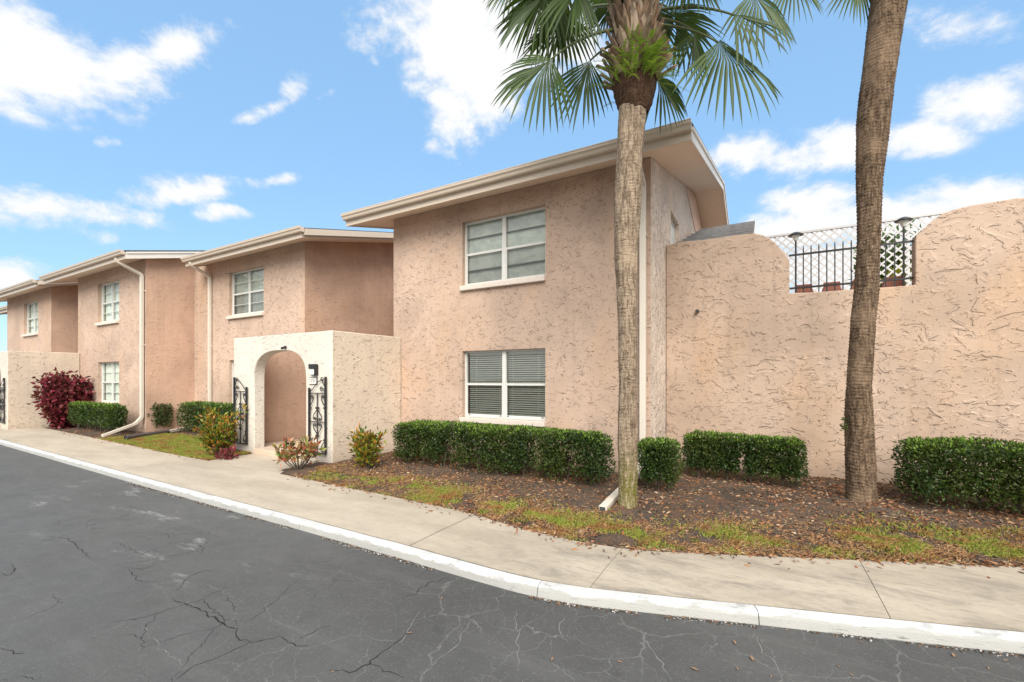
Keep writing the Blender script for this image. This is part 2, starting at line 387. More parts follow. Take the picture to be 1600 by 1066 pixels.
def kerbmat():
    m, n, b = newmat('kerb_white_paint'); P = geo(n).outputs['Position']; sx = nd(n, 'ShaderNodeSeparateXYZ'); lk(n, P, sx.inputs[0])
    a, _ = noi(n, mapping(n, P, (1, 1, 4)), 5, 8, .7); f, _ = noi(n, P, 60, 4, .7)
    c = mixc(n, smooth(n, a, .3, .7), (.56, .56, .55), (.68, .68, .67))
    low = smooth(n, mth(n, 'ADD', sx.outputs[2], mth(n, 'MULTIPLY', mth(n, 'SUBTRACT', a, .5), .12)), -.002, -.024)
    c = mixc(n, mth(n, 'MULTIPLY', low, .95), c, (.34, .34, .32))
    c = mixc(n, smooth(n, a, .62, .68, 0, .85), c, (.22, .22, .21))
    sc1, _ = noi(n, mapping(n, P, (.8, .8, 9)), 7, 5, .7); c = mixc(n, mth(n, 'MULTIPLY', smooth(n, sc1, .6, .7, 0, .8), smooth(n, sx.outputs[2], .0, -.02)), c, (.06, .06, .06))
    db, _ = noi(n, P, 2.0, 5, .6); c = mixc(n, smooth(n, db, .45, .7, 0, .35), c, (.42, .41, .38))
    c = mixc(n, smooth(n, f, .62, .8, 0, .3), c, (.45, .45, .42))
    lk(n, c, b.inputs['Base Color']); b.inputs['Roughness'].default_value = .6
    lk(n, bump(n, mth(n, 'ADD', a, f), .006, .7), b.inputs['Normal']); return m
M['kerb'] = kerbmat()

def soil():
    m, n, b = newmat('bare_soil'); P = geo(n).outputs['Position']
    a, _ = noi(n, P, 1.3, 8, .65); f, _ = noi(n, P, 45, 5, .75); g, _ = noi(n, mapping(n, P, loc=(3, 3, 0)), 3.5, 6, .7)
    c = mixc(n, smooth(n, a, .35, .7), (.048, .036, .026), (.105, .080, .058))
    c = mixc(n, smooth(n, g, .45, .62, 0, .8), c, (.13, .068, .038))
    c = mixc(n, smooth(n, f, .45, .75, 0, .6), c, (.05, .036, .026))
    vo = nd(n, 'ShaderNodeTexVoronoi'); lk(n, mapping(n, P, (1, 1.7, 1)), vo.inputs['Vector']); vo.inputs['Scale'].default_value = 42
    sc_ = nd(n, 'ShaderNodeSeparateColor'); lk(n, vo.outputs['Color'], sc_.inputs[0])
    chip = mth(n, 'MULTIPLY', mth(n, 'GREATER_THAN', sc_.outputs[0], .62), smooth(n, vo.outputs['Distance'], .5, .35))
    c = mixc(n, mth(n, 'MULTIPLY', chip, .8), c, mixc(n, sc_.outputs[1], (.09, .05, .03), (.33, .19, .10)))
    w, _ = noi(n, mapping(n, P, (1, 2.4, 1), loc=(1, 7, 0)), 1.3, 8, .7)
    c = mixc(n, smooth(n, w, .62, .75, 0, .55), c, (.30, .27, .24))
    lk(n, c, b.inputs['Base Color']); b.inputs['Roughness'].default_value = .95
    lk(n, bump(n, f, .02, .8), b.inputs['Normal']); return m
M['soil'] = soil()

def leafmat(name, cols, rough=.45, transl=.25, noise=None, green=True):
    m, n, b = newmat(name); g = geo(n); o = [x for x in n.nodes if x.type == 'OUTPUT_MATERIAL'][0]
    rp = nd(n, 'ShaderNodeValToRGB'); lk(n, g.outputs['Random Per Island'], rp.inputs[0])
    el = rp.color_ramp.elements; k = len(cols)
    el[0].position = 0; el[0].color = (*cols[0], 1); el[1].position = 1; el[1].color = (*cols[-1], 1)
    for i in range(1, k-1): e = el.new(i/(k-1)); e.color = (*cols[i], 1)
    c = rp.outputs[0]
    if noise:
        f, _ = noi(n, g.outputs['Position'], noise[0], 3); c = mixc(n, smooth(n, f, .45, .62, 0, noise[2]), c, noise[1])
    lk(n, c, b.inputs['Base Color']); b.inputs['Roughness'].default_value = rough; b.inputs['Specular IOR Level'].default_value = .35
    if transl:
        tr = nd(n, 'ShaderNodeBsdfTranslucent'); lk(n, mixc(n, .5 if green else 0, c, (.25, .35, .05), 'MIX'), tr.inputs[0])
        mx = nd(n, 'ShaderNodeMixShader'); mx.inputs[0].default_value = transl; lk(n, b.outputs[0], mx.inputs[1]); lk(n, tr.outputs[0], mx.inputs[2]); lk(n, mx.outputs[0], o.inputs[0])
    return m
M['hedge'] = leafmat('hedge_leaf', [(.016, .034, .010), (.028, .058, .014), (.042, .082, .018), (.022, .048, .012), (.08, .13, .025), (.035, .07, .016)], .38, .2, (2.2, (.075, .10, .018), .55))
M['hedge_tip'] = leafmat('hedge_new_leaf', [(.10, .20, .03), (.17, .29, .04), (.24, .34, .06)], .4)
M['copper'] = leafmat('copperleaf', [(.15, .02, .03), (.25, .035, .055), (.09, .016, .022), (.33, .065, .08), (.15, .06, .03), (.28, .04, .075)], .4, .2, green=False)
M['croton'] = leafmat('croton_leaf', [(.05, .12, .015), (.10, .18, .02), (.45, .28, .03), (.06, .13, .02), (.50, .17, .04), (.28, .30, .03), (.13, .20, .03)], .35, .2, green=False)
M['croton_pink'] = leafmat('croton_pink_leaf', [(.10, .20, .03), (.50, .13, .09), (.55, .40, .22), (.22, .30, .05), (.42, .07, .05), (.09, .17, .03)], .35, .2, green=False)
M['fern'] = leafmat('fern_leaf', [(.13, .26, .02), (.27, .42, .04), (.19, .34, .03), (.38, .50, .07)], .5, .35)
M['frond'] = leafmat('palm_leaflet', [(.018, .042, .008), (.038, .078, .012), (.068, .115, .02), (.028, .060, .010)], .45, .18)
M['petiole'] = simple('petiole_green', (.11, .14, .05), .45, .2)
M['boot'] = leafmat('dead_leaf_base', [(.36, .26, .17), (.22, .15, .095), (.46, .36, .26), (.30, .19, .12), (.19, .13, .085)], .85, 0, (9, (.07, .05, .035), .6))
M['grass'] = leafmat('grass_blade', [(.16, .27, .03), (.30, .34, .05), (.40, .36, .09), (.18, .34, .03), (.34, .27, .08), (.28, .34, .04)], .6, .2, (3.4, (.36, .18, .07), .9), green=False)
M['litter'] = leafmat('leaf_litter', [(.26, .10, .04), (.36, .18, .08), (.14, .075, .045), (.42, .29, .18), (.32, .11, .04), (.11, .065, .045), (.48, .36, .24)], .7, 0)
M['straw'] = leafmat('dead_straw', [(.30, .13, .045), (.40, .22, .09), (.22, .11, .05), (.46, .33, .17), (.34, .15, .05)], .8, 0)
M['debris'] = leafmat('gutter_debris', [(.10, .06, .035), (.03, .025, .02), (.25, .13, .06), (.05, .04, .03), (.55, .54, .52), (.14, .09, .06)], .8, 0)
M['fallen'] = leafmat('fallen_leaf', [(.22, .12, .05), (.30, .20, .12), (.20, .08, .035)], .6, 0)
M['yellow'] = leafmat('yellow_leaf', [(.65, .50, .02), (.55, .52, .04), (.42, .44, .05)], .5, .3)
M['green'] = leafmat('garden_leaf', [(.06, .13, .02), (.11, .20, .03), (.19, .28, .05)], .5, .3)

def trunkmat(name, a, b_, moss, ring):
    m, n, b = newmat(name); P = geo(n).outputs['Position']; sx = nd(n, 'ShaderNodeSeparateXYZ'); lk(n, P, sx.inputs[0])
    v, _ = noi(n, mapping(n, P, (14, 14, 2.6)), 2.2, 8, .8, .5); h, _ = noi(n, mapping(n, P, (4.5, 4.5, 21)), 1.5, 5, .65, 1.6); g, _ = noi(n, P, 2.2, 4)
    f, _ = noi(n, P, 70, 4, .7)
    c = mixc(n, smooth(n, v, .40, .60), a, b_)
    c = mixc(n, smooth(n, h, .52, .66, 0, ring), c, tuple(x*.3 for x in a))
    c = mixc(n, smooth(n, g, .5, .68, 0, .5), c, tuple(x*1.25 for x in b_))
    c = mixc(n, smooth(n, f, .6, .8, 0, .4), c, tuple(x*.4 for x in a))
    fk, _ = noi(n, mapping(n, P, (1, 1, .45)), 42, 2, .4)
    zone = smooth(n, mth(n, 'ABSOLUTE', mth(n, 'SUBTRACT', sx.outputs[2], 3.4)), 1.5, .9)
    c = mixc(n, mth(n, 'MULTIPLY', smooth(n, fk, .66, .72, 0, .6 if not moss else .2), zone), c, (.45, .40, .33))
    if moss:
        w = mth(n, 'MULTIPLY', smooth(n, mth(n, 'ADD', sx.outputs[2], mth(n, 'MULTIPLY', g, .5)), 1.15, .5), smooth(n, v, .62, .45))
        c = mixc(n, mth(n, 'MULTIPLY', w, .9), c, (.14, .14, .02))
    lk(n, c, b.inputs['Base Color']); b.inputs['Roughness'].default_value = .95; b.inputs['Specular IOR Level'].default_value = .2
    hh = mth(n, 'ADD', mth(n, 'MULTIPLY', v, .8), mth(n, 'ADD', h, mth(n, 'MULTIPLY', f, .4)))
    lk(n, bump(n, hh, .02, .9), b.inputs['Normal']); return m
M['trunk1'] = trunkmat('palm_bark_pale', (.16, .115, .078), (.43, .335, .24), True, .7)
M['trunk2'] = trunkmat('palm_bark_brown', (.075, .048, .030), (.25, .175, .115), False, .75)
M['trunk_fibre'] = trunkmat('palm_fibre_dark', (.05, .028, .016), (.12, .07, .045), False, .5)

# ------------------------------------------------------------------ ground
KIN = [(-80, 4.6), (-40, 3.95), (-25, 3.68), (-18.2, 3.5), (-8.2, 3.27), (-4.3, 3.215), (-2.9, 3.185), (-2.1, 3.155), (-1.6, 3.15), (-1.2, 3.21), (-.8, 3.33), (-.06, 3.56), (.67, 3.78), (1.44, 4.02), (3, 4.5), (6, 5.35), (14, 7.2)]
BK = [(-80, 6.2), (-40, 5.3), (-21, 5.02), (-16.2, 4.84), (-10.7, 4.6), (-7.3, 4.55), (-4.4, 4.42), (-3.0, 4.33), (-2.4, 4.18), (-1.6, 4.09), (-1.0, 4.16), (.05, 4.6), (1.02, 5.02), (1.95, 5.42), (3, 5.8), (6, 6.7), (14, 8.5)]
def interp(tab, x):
    xs = [p[0] for p in tab]; ys = [p[1] for p in tab]
    return float(np.mean([np.interp(x+d, xs, ys) for d in (-.15, -.08, 0, .08, .15)]))
kin = lambda x: interp(KIN, x); bkf = lambda x: interp(BK, x)

CRK = [([(265,937),(300,946),(325,957),(338,968),(352,977),(370,984),(378,997),(395,1001),(420,998),(436,994)], .011, 0), ([(436,994),(450,1000),(470,1012),(482,1008)], .008, 0), ([(470,997),(500,983),(516,977)], .006, 0),
 ([(395,1001),(370,1015),(340,1027),(300,1042),(275,1062)], .005, 0), ([(277,925),(284,912),(296,900),(312,893),(335,890)], .006, 0), ([(198,885),(207,897),(222,909),(250,910)], .006, 0), ([(206,888),(224,890),(246,881)], .005, 0),
 ([(517,1047),(545,1050),(575,1038),(598,1018),(622,1002),(640,985)], .008, 0), ([(575,1034),(600,1048),(632,1060)], .005, 0), ([(80,838),(105,842),(120,852),(135,866),(142,872)], .008, 0), ([(178,846),(205,858),(228,870)], .006, 0), ([(625,938),(650,925),(668,912),(700,903)], .007, 0),
 ([(380,975),(410,955),(430,940),(455,915),(470,905)], .004, 0), ([(0,895),(12,900),(22,892),(15,880)], .008, 0), ([(0,1013),(20,1016),(36,1021)], .007, 0), ([(320,912),(350,925),(385,943)], .0035, 1), ([(218,972),(232,993),(260,1018),(290,1045)], .004, 1),
 ([(655,955),(642,975),(628,1000),(600,1020)], .004, 1), ([(738,965),(725,985),(718,1005),(690,1025),(660,1052)], .0045, 1), ([(805,953),(807,980),(811,1010),(810,1050)], .0045, 1), ([(880,965),(872,985),(888,1005)], .004, 1), ([(1003,980),(1012,1005),(1028,1030),(1050,1064)], .0045, 1), ([(1177,990),(1190,1015),(1210,1035),(1222,1064)], .004, 1)]
def gpt(px, py, z): r = ray(px, py); t = (z-1.6)/r.z; return Vector((r.x*t, r.y*t, z))
for kind, nm, mt in ((0, 'road_crack', 'crack'), (1, 'dusty_road_crack', 'crack_pale')):
    mb = MB(); rc = random.Random(3+kind)
    for pl, wd_, kd in CRK:
        if kd != kind: continue
        P_ = []
        for a, b in zip(pl[:-1], pl[1:]):
            A_, B_ = gpt(*a, -.0765), gpt(*b, -.0765); m_ = max(2, int((B_-A_).length/.035))
            for i in range(m_): P_.append(A_.lerp(B_, i/m_)+Vector((rc.gauss(0, .009), rc.gauss(0, .009), 0)))
        P_.append(gpt(*pl[-1], -.0765)); vs = []; L_ = len(P_)
        for i, p in enumerate(P_):
            t = (P_[min(i+1, L_-1)]-P_[max(i-1, 0)]).normalized(); w = wd_*.5*rc.uniform(.35, 1.3)*math.sin(PI*(i+.6)/(L_+.2))**.5; s_ = Vector((-t.y, t.x, 0)); vs += [p-s_*w, p+s_*w]
        mb.add(vs, [(2*i, 2*i+2, 2*i+3, 2*i+1) for i in range(L_-1)])
    struct(mb.build(nm, M[mt], recalc=False))
mb = MB(); mb.add([(-900, -900, -.16), (900, -900, -.16), (900, 900, -.16), (-900, 900, -.16)], [(0, 1, 2, 3)])
struct(mb.build('ground', M['soil']))
mb = MB(); mb.add([(-90, -14, -.078), (30, -14, -.078), (30, 7.6, -.078), (14, 7.35, -.078), (-90, 5, -.078)], [(0, 1, 2, 3, 4)])
struct(mb.build('road', M['asphalt']))
xs = []
x = -80.0
while x < 14:
    xs.append(x); x += .12 if x > -12 else (.5 if x > -30 else 3)
joints = [(-16.6, .03), (-9.85, .022), (-6.4, .004), (-2.95, .02), (-1.15, .006), (.75, .005), (3.9, .01), (-23.5, .012), (-30, .014)]
edges = sorted([-80]+[j for j, _ in joints]+[13.9]); wd = dict(joints)
mb = MB()
for a, b in zip(edges[:-1], edges[1:]):
    a1 = a+wd.get(a, 0)/2; b1 = b-wd.get(b, 0)/2
    st = [a1]+[q for q in xs if a1+.02 < q < b1-.02]+[b1]
    vs = []
    for q in st:
        i, o = kin(q)+.022, bkf(q)
        vs += [(q, i, -.155), (q, i, 0), (q, i+(o-i)*.5, .006), (q, o, .002), (q, o, -.155)]
    n5 = 5; fs = [(k*n5+j, (k+1)*n5+j, (k+1)*n5+j+1, k*n5+j+1) for k in range(len(st)-1) for j in range(4)]
    fs += [(0, 1, 2, 3, 4), tuple(reversed([(len(st)-1)*5+j for j in range(5)]))]
    mb.add(vs, fs)
# entry walks up to both porticos
for (x0, x1, y1, ex) in ((-9.46, -7.38, 5.40, .02), (-24.2, -20.9, 4.9, .02)):
    y0 = max(bkf(x0), bkf(x1))-.02
    if y1 > y0: mb.add([(x0, bkf(x0)+.002, .002), (x1, bkf(x1)+.002, .002), (x1, y1, .012), (x0, y1, .012), (x0, bkf(x0)+.002, -.15), (x1, bkf(x1)+.002, -.15), (x1, y1, -.15), (x0, y1, -.15)], [(0, 1, 2, 3), (0, 4, 5, 1), (1, 5, 6, 2), (3, 2, 6, 7), (0, 3, 7, 4)])
mb.add([(-7.38, bkf(-7.38)+.002, .0), (-7.1, bkf(-7.1)+.002, .0), (-7.38, bkf(-7.38)+.35, .004)], [(0, 1, 2)])
struct(mb.build('sidewalk', M['concrete'], recalc=True))
# kerb
mb = MB(); kj = [-80, -21, -14, -7.6, -4.5, -1.52, -.05, 1.9, 5, 13.9]
prof = [(0, -.15), (0, .0), (.008, .004), (.078, .001), (.094, -.008), (.104, -.028), (.118, -.075), (.118, -.15)]
for a, b in zip(kj[:-1], kj[1:]):
    st = [a+.003]+[q for q in xs if a+.02 < q < b-.02]+[b-.003]; vs = []
    for q in st:
        d = Vector((1, (kin(q+.05)-kin(q-.05))/.1)).normalized(); nrm = Vector((d.y, -d.x))
        for (o, z) in prof:
            w = 1+.03*mn.noise(Vector((q*3, o*20, z*20)))
            vs.append((q+nrm.x*o*w, kin(q)+nrm.y*o*w, z+.003*mn.noise(Vector((q*2.2, o*30, 1)))))
    k = len(prof); fs = [(i*k+j, (i+1)*k+j, (i+1)*k+j+1, i*k+j+1) for i in range(len(st)-1) for j in range(k-1)]
    fs += [tuple(range(k)), tuple(reversed(range((len(st)-1)*k, len(st)*k)))]
    mb.add(vs, fs)
struct(mb.build('kerb', M['kerb']))
mb = MB(); st = [q for q in xs if -60 < q < 13]; vs = []
for q in st: vs += [(q, kin(q)+.0005, -.007), (q, kin(q)+.0215, -.007)]
mb.add(vs, [(2*i, 2*i+2, 2*i+3, 2*i+1) for i in range(len(st)-1)]); struct(mb.build('joint_filler', M['filler']))

def yz(x, y):
    if -9.46 < x < -7.38 and y < 5.6: return -.04
    b0 = bkf(x); t = max(0, y-b0)
    z = -.012+.03*min(1, t/1.2)+.035*min(1, t/3)
    z += .018*min(1, t/.25)*mn.noise(Vector((x*1.1, y*1.1, 0)))+.008*min(1, t/.25)*mn.noise(Vector((x*5, y*5, 3)))
    if -7.7 < x < -6.2 and y > 4.7: z += .02
    for (px, py, h, r) in ((1.087, 7.02, .05, .35), (-1.42, 5.4, .02, .3)):
        z += h*math.exp(-((x-px)**2+(y-py)**2)/r**2)
    return z
cols = np.concatenate([np.arange(-45, -20, .6), np.arange(-20, -8, .2), np.arange(-8, 5.5, .075), np.arange(5.5, 14, .5)]); NR = 70
vs = []; 
for q in cols:
    b0 = bkf(q)+.001
    for j in range(NR):
        t = (j/(NR-1))**1.3; yv = b0+(9.0-b0)*t
        e = .035*mn.noise(Vector((q*2.3, 0, 7))) if j == 0 and q > -7 else 0
        vs.append((q, yv+(e if e < 0 else 0)*1.0, yz(q, yv)+(.012 if e < 0 and j == 0 else 0)))
fs = np.array([(i*NR+j, (i+1)*NR+j, (i+1)*NR+j+1, i*NR+j+1) for i in range(len(cols)-1) for j in range(NR-1)])
struct(mkobj('planting_bed', np.array(vs), fs, M['soil'], smooth_=True))

# ------------------------------------------------------------------ buildings
ZT = 5.06        # underside of soffit at the front wall
def wall_holes(x0, x1, z0, z1, y, holes, depth=.19):
    """front sheet on plane y facing -y with rectangular openings and their reveals"""
    mb = MB(); X = sorted({x0, x1, *[h[0] for h in holes], *[h[1] for h in holes]}); Z = sorted({z0, z1, *[h[2] for h in holes], *[h[3] for h in holes]})
    for a, b in zip(X[:-1], X[1:]):
        for c, d in zip(Z[:-1], Z[1:]):
            if any(h[0]-1e-6 <= a and b <= h[1]+1e-6 and h[2]-1e-6 <= c and d <= h[3]+1e-6 for h in holes): continue
            mb.add([(a, y, c), (b, y, c), (b, y, d), (a, y, d)], [(0, 1, 2, 3)])
    for a, b, c, d in holes:
        e = y+depth
        mb.add([(a, y, c), (b, y, c), (b, y, d), (a, y, d), (a, e, c), (b, e, c), (b, e, d), (a, e, d)], [(0, 4, 5, 1), (1, 5, 6, 2), (2, 6, 7, 3), (3, 7, 4, 0)])
    return mb
def gutter_prof(y, z):   # ogee gutter, open side hidden; y = back of gutter
    return [(y, z), (y, z-.12), (y-.075, z-.12), (y-.085, z-.105), (y-.095, z-.07), (y-.12, z-.045), (y-.125, z-.012), (y-.13, z-.008), (y-.13, z+.004), (y-.118, z+.004), (y-.115, z-.006), (y-.01, z-.01)]
PITCH = .253
def window(house, x0, x1, z0, z1, y, style):
    e = y+.115
    mb = MB(); w = .035
    zm = (z0+z1)/2; xm = (x0+x1)/2
    mb.box((x0, e-.02, z0), (x0+w, e+.05, z1)); mb.box((x1-w, e-.02, z0), (x1, e+.05, z1))
    mb.box((x0+w, e-.018, z1-w), (x1-w, e+.05, z1)); mb.box((x0+w, e-.018, z0), (x1-w, e+.05, z0+w))
    mw = .04 if style in ('blind', 'shade') else .018
    mb.box((xm-mw, e-.024, z0+w), (xm+mw, e+.045, z1-w))
    for a, b in ((x0+w, xm-mw), (xm+mw, x1-w)):
        mb.box((a, e-.014, zm-.022), (b, e+.03, zm+.022))
        mb.box((a, e-.010, z0+w), (a+.018, e+.02, zm-.022)); mb.box((b-.018, e-.010, z0+w), (b, e+.02, zm-.022)); mb.box((a+.018, e-.010, z0+w), (b-.018, e+.02, z0+w+.03))
    win = mb.build('window', M['alu'], house)
    for a, b in ((x0+w, xm-mw), (xm+mw, x1-w)):
        for c, d, up in ((zm, z1-w, 1), (z0+w, zm, 0)):
            g = e+.022 if up else e+.006
            mb = MB(); mb.add([(a, g, c), (b, g, c), (b, g, d), (a, g, d)], [(0, 1, 2, 3)])
            mb.build('pane', M['glass_far'] if style == 'curtain' else (M['glass'] if up else M['glass_dk']), win, recalc=False)
    mb = MB()
    if style == 'blind':
        z = z0+.06
        while z < z1-.05:
            mb.add([(x0+.04, e+.075, z+.005), (x1-.04, e+.075, z+.005), (x1-.04, e+.10, z+.028), (x0+.04, e+.10, z+.028), (x0+.04, e+.075, z+.003), (x1-.04, e+.075, z+.003), (x1-.04, e+.10, z+.026), (x0+.04, e+.10, z+.026)], [(0, 1, 2, 3), (7, 6, 5, 4), (0, 4, 5, 1), (3, 2, 6, 7)])
            z += .042+.0015*math.sin(z*40)
        for q in (.12, .42, .58, .88): 
            xx = x0+(x1-x0)*q; mb.box((xx-.004, e+.072, z0+.05), (xx+.004, e+.0745, z1-.04))
        mb.box((x0+.04, e+.07, z1-.07), (x1-.04, e+.11, z1-.035))
        mb.build('blind', M['blind'], win)
        mb = MB()
        for q in (.1, .42): pass
        for (xa, xb) in ((x0+.09, x0+.12), (xm-.10, xm-.07), (xm+.07, xm+.1), (x1-.12, x1-.09)):
            MB().box((xa, e-.02, z0+w+.002), (xb, e-.0105, z0+w+.022)).build('latch', M['dark'], win)
        
    elif style == 'shade':
        mb.add([(x0+.03, e+.06, z0), (x1-.03, e+.06, z0), (x1-.03, e+.06, z1), (x0+.03, e+.06, z1)], [(0, 1, 2, 3)])
        mb.build('shade', M['shade'], win)
        mb = MB()
        for q in (.25, .75):
            z = z0+(z1-z0)*q
            for a, b in ((x0+w, xm-mw), (xm+mw, x1-w)): MB().box((a, e-.004 if q < .5 else e+.012, z-.009), (b, e+.055, z+.009)).build('glazing_bar', simple_dark, win)
    else:
        n = 46; vs = []
        for i in range(n+1):
            xx = x0+.03+(x1-x0-.06)*i/n; yy = e+.075+.018*math.sin(i*1.5)+.008*math.sin(i*.63)
            vs += [(xx, yy, z0+.01), (xx, yy, z1-.01)]
        mb.add(vs, [(2*i, 2*i+2, 2*i+3, 2*i+1) for i in range(n)])
        mb.build('curtain', M['curtain'], win, True)
        mb = MB()
        for q in (.25, .75):
            z = z0+(z1-z0)*q
            for a, b in ((x0+w, xm-mw), (xm+mw, x1-w)): MB().box((a, e-.003 if q < .5 else e+.012, z-.006), (b, e+.04, z+.006)).build('glazing_bar', M['alu'], win)
    mb = MB(); mb.box((x0-.03, y-.075, z0-.10), (x1+.01, y+.06, z0-.002))
    mb.build('sill', M['sill'], win, bevel=.012)
    return win
simple_dark = simple('grey_glazing_bar', (.16, .17, .16), .5)

def townhouse(x0, x1, y, yback, gl, gr, wins, label, rake_l='white', rake_r='white', ridge=None, spout=None, mats=None, extra=None):
    """gl, gr: outer x of the eave at both ends"""
    h = thing('townhouse', ((x0+x1)/2, y, 0), label, 'townhouse', 'row of pink stucco townhouses')
    fm, sm = mats or ('stucco', 'stucco_side')
    yr = ridge or (y-.72+yback+.72)/2
    ye = y-.58; ze = 5.19          # roof edge at the front (top of fascia)
    zr = ze+(yr-ye)*PITCH; yb = 2*yr-ye
    ztop = lambda yy: ze-.17+(min(yy, 2*yr-yy)-ye)*PITCH
    holes = [(a, b, c, d) for (a, b, c, d, s) in wins]
    wall_holes(x0, x1, -.3, ztop(y), y, holes).build('front_wall', M[fm], h)
    for nm, xx, mt in (('side_wall', x0, sm), ('side_wall', x1, (extra or {}).get('rmat', sm))):
        mb = MB(); q = .15 if xx == x1 else 0
        poly = [(y, -.3), (yback, -.3), (yback, ztop(yback)), (yr, ztop(yr)), (y, ztop(y))]
        n = len(poly)
        if (extra or {}).get('gwin') and xx == x1:
            a, b, c, d = extra['gwin']
            # pane frame proud of a recess drawn round the small gable window
            mb.add([(xx, p[0], p[1]) for p in [(y, -.3), (a, -.3), (a, ztop(a)), (y, ztop(y))]], [(0, 1, 2, 3)])
            mb.add([(xx, p[0], p[1]) for p in [(b, -.3), (yback, -.3), (yback, ztop(yback)), (yr, ztop(yr)), (b, ztop(b))]], [(0, 1, 2, 3, 4)])
            mb.add([(xx, p[0], p[1]) for p in [(a, -.3), (b, -.3), (b, c), (a, c)]], [(0, 1, 2, 3)])
            mb.add([(xx, p[0], p[1]) for p in [(a, d), (b, d), (b, ztop(b)), (a, ztop(a))]], [(0, 1, 2, 3)])
            e = xx-.12
            mb.add([(xx, a, c), (xx, b, c), (xx, b, d), (xx, a, d), (e, a, c), (e, b, c), (e, b, d), (e, a, d)], [(0, 1, 5, 4), (1, 2, 6, 5), (2, 3, 7, 6), (3, 0, 4, 7)])
        else: mb.add([(xx, p[0], p[1]) for p in poly], [tuple(range(n))])
        mb.build(nm, M[mt], h, recalc=False)
    MB().add([(x0, yback, -.3), (x1, yback, -.3), (x1, yback, ztop(yback)), (x0, yback, ztop(yback))], [(3, 2, 1, 0)]).build('back_wall', M[sm], h)
    # dark lining so the rooms behind the glass are closed
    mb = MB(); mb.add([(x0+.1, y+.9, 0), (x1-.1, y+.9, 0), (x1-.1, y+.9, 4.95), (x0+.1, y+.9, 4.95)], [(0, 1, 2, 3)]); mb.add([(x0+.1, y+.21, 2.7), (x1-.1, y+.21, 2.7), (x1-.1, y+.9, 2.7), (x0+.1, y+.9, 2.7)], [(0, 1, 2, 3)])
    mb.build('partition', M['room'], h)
    # roof covering
    t = .035
    mb = MB(); mb.prism([(ye-.03, ze-.005), (yr, zr), (yb+.03, ze-.005), (yb+.03, ze+t-.005), (yr, zr+t), (ye-.03, ze+t-.005)], 'x', gl-.015, gr+.015)
    mb.build('roof', M['shingle'], h)
    # boxed soffit following the slope
    mb = MB(); s = .16
    mb.prism([(ye+.02, ze-.007), (ye+.02, ze-s), (yr, zr-s), (yb-.02, ze-s), (yb-.02, ze-.007), (yr, zr-.007)], 'x', gl+.02, gr-.02)
    mb.build('soffit', M['soffit'], h)
    mb = MB(); mb.box((gl, ye-.002, ze-.2), (gr, ye+.018, ze-.008)); mb.build('fascia', M['gutter'], h)
    # rake boards: a wide board with a thin trim strip above
    for xx, sg, kind in ((gl, -1, rake_l), (gr, 1, rake_r)):
        mt = M['fascia_white'] if kind == 'white' else M['gutter']
        mb = MB(); a, b = sorted((xx-sg*.018, xx+sg*.006))
        for ya, yb2 in ((ye+.02, yr), (yr, yb-.02)):
            za = ze+(min(ya, 2*yr-ya)-ye)*PITCH; zb = ze+(min(yb2, 2*yr-yb2)-ye)*PITCH
            mb.prism([(ya, za-.2), (yb2, zb-.2), (yb2, zb-.06), (ya, za-.06)], 'x', a, b)
            a2, b2 = sorted((xx-sg*.018, xx+sg*.03)); 
            mb.prism([(ya, za-.058), (yb2, zb-.058), (yb2, zb-.006), (ya, za-.006)], 'x', a2, b2)
            if kind != 'white':
                a3, b3 = sorted((xx+sg*.008, xx+sg*.09)); mb.prism([(ya, za-.15), (yb2, zb-.15), (yb2, zb+.0), (ya, za+.0)], 'x', a3, b3)
        mb.build('rake_board', mt, h, bevel=.004)
    # gutter
    mb = MB(); mb.prism(gutter_prof(ye-.004, ze+.035), 'x', gl-.01, gr+.01 if rake_r == 'white' else gr+.09)
    mb.build('gutter', M['gutter'], h)
    # blown window openings
    for (a, b, c, d, s) in wins: window(h, a, b, c, d, y, s)
    if spout:
        pts, mt = spout
        mb = MB(); mb.tube(pts, 1.0, 4, True, flat=(.038, .048)) ; mb.build('downspout', M[mt], h, bevel=.008)
        mb = MB()
        for z in (4.3, 2.9, 1.3):
            q = next((p for p in pts[::-1] if True), None)
        base = extra.get('strap') if extra else None
        if base:
            for z in base[2]: MB().box((base[0]-.055, base[1]-.045, z), (base[0]+.055, base[1]+.055, z+.03)).build('strap', M[mt], h)
    return h

W1 = (.86, 2.2); W2 = (3.50, 4.79)
def bend(pts, r=.06, n=4):
    out = [Vector(pts[0])]
    for a, b, c in zip(pts[:-2], pts[1:-1], pts[2:]):
        a, b, c = Vector(a), Vector(b), Vector(c); p = b+(a-b).normalized()*r; q = b+(c-b).normalized()*r
        for i in range(n+1):
            t = i/n; out.append(p.lerp(b, t).lerp(b.lerp(q, t), t))
    return out+[Vector(pts[-1])]
# house nearest the camera
main = townhouse(-7.158, -1.551, 7.25, 18.0, -8.02, -.87, [(-5.27, -3.42, .84, 2.17, 'blind'), (-5.27, -3.42, 3.48, 4.78, 'shade')],
  'pink stucco townhouse nearest the camera, behind the slender palm', ridge=12.6,
  spout=(bend([(-1.66, 6.64, 5.08), (-1.66, 6.66, 4.98), (-1.66, 7.17, 4.72), (-1.66, 7.17, .30), (-1.66, 6.95, .16), (-1.66, 5.12, .045)]), 'spout'), extra={'rmat': 'stucco_gable', 'gwin': (9.02, 10.01, 3.2, 4.92), 'strap': (-1.66, 7.19, (3.9,))})
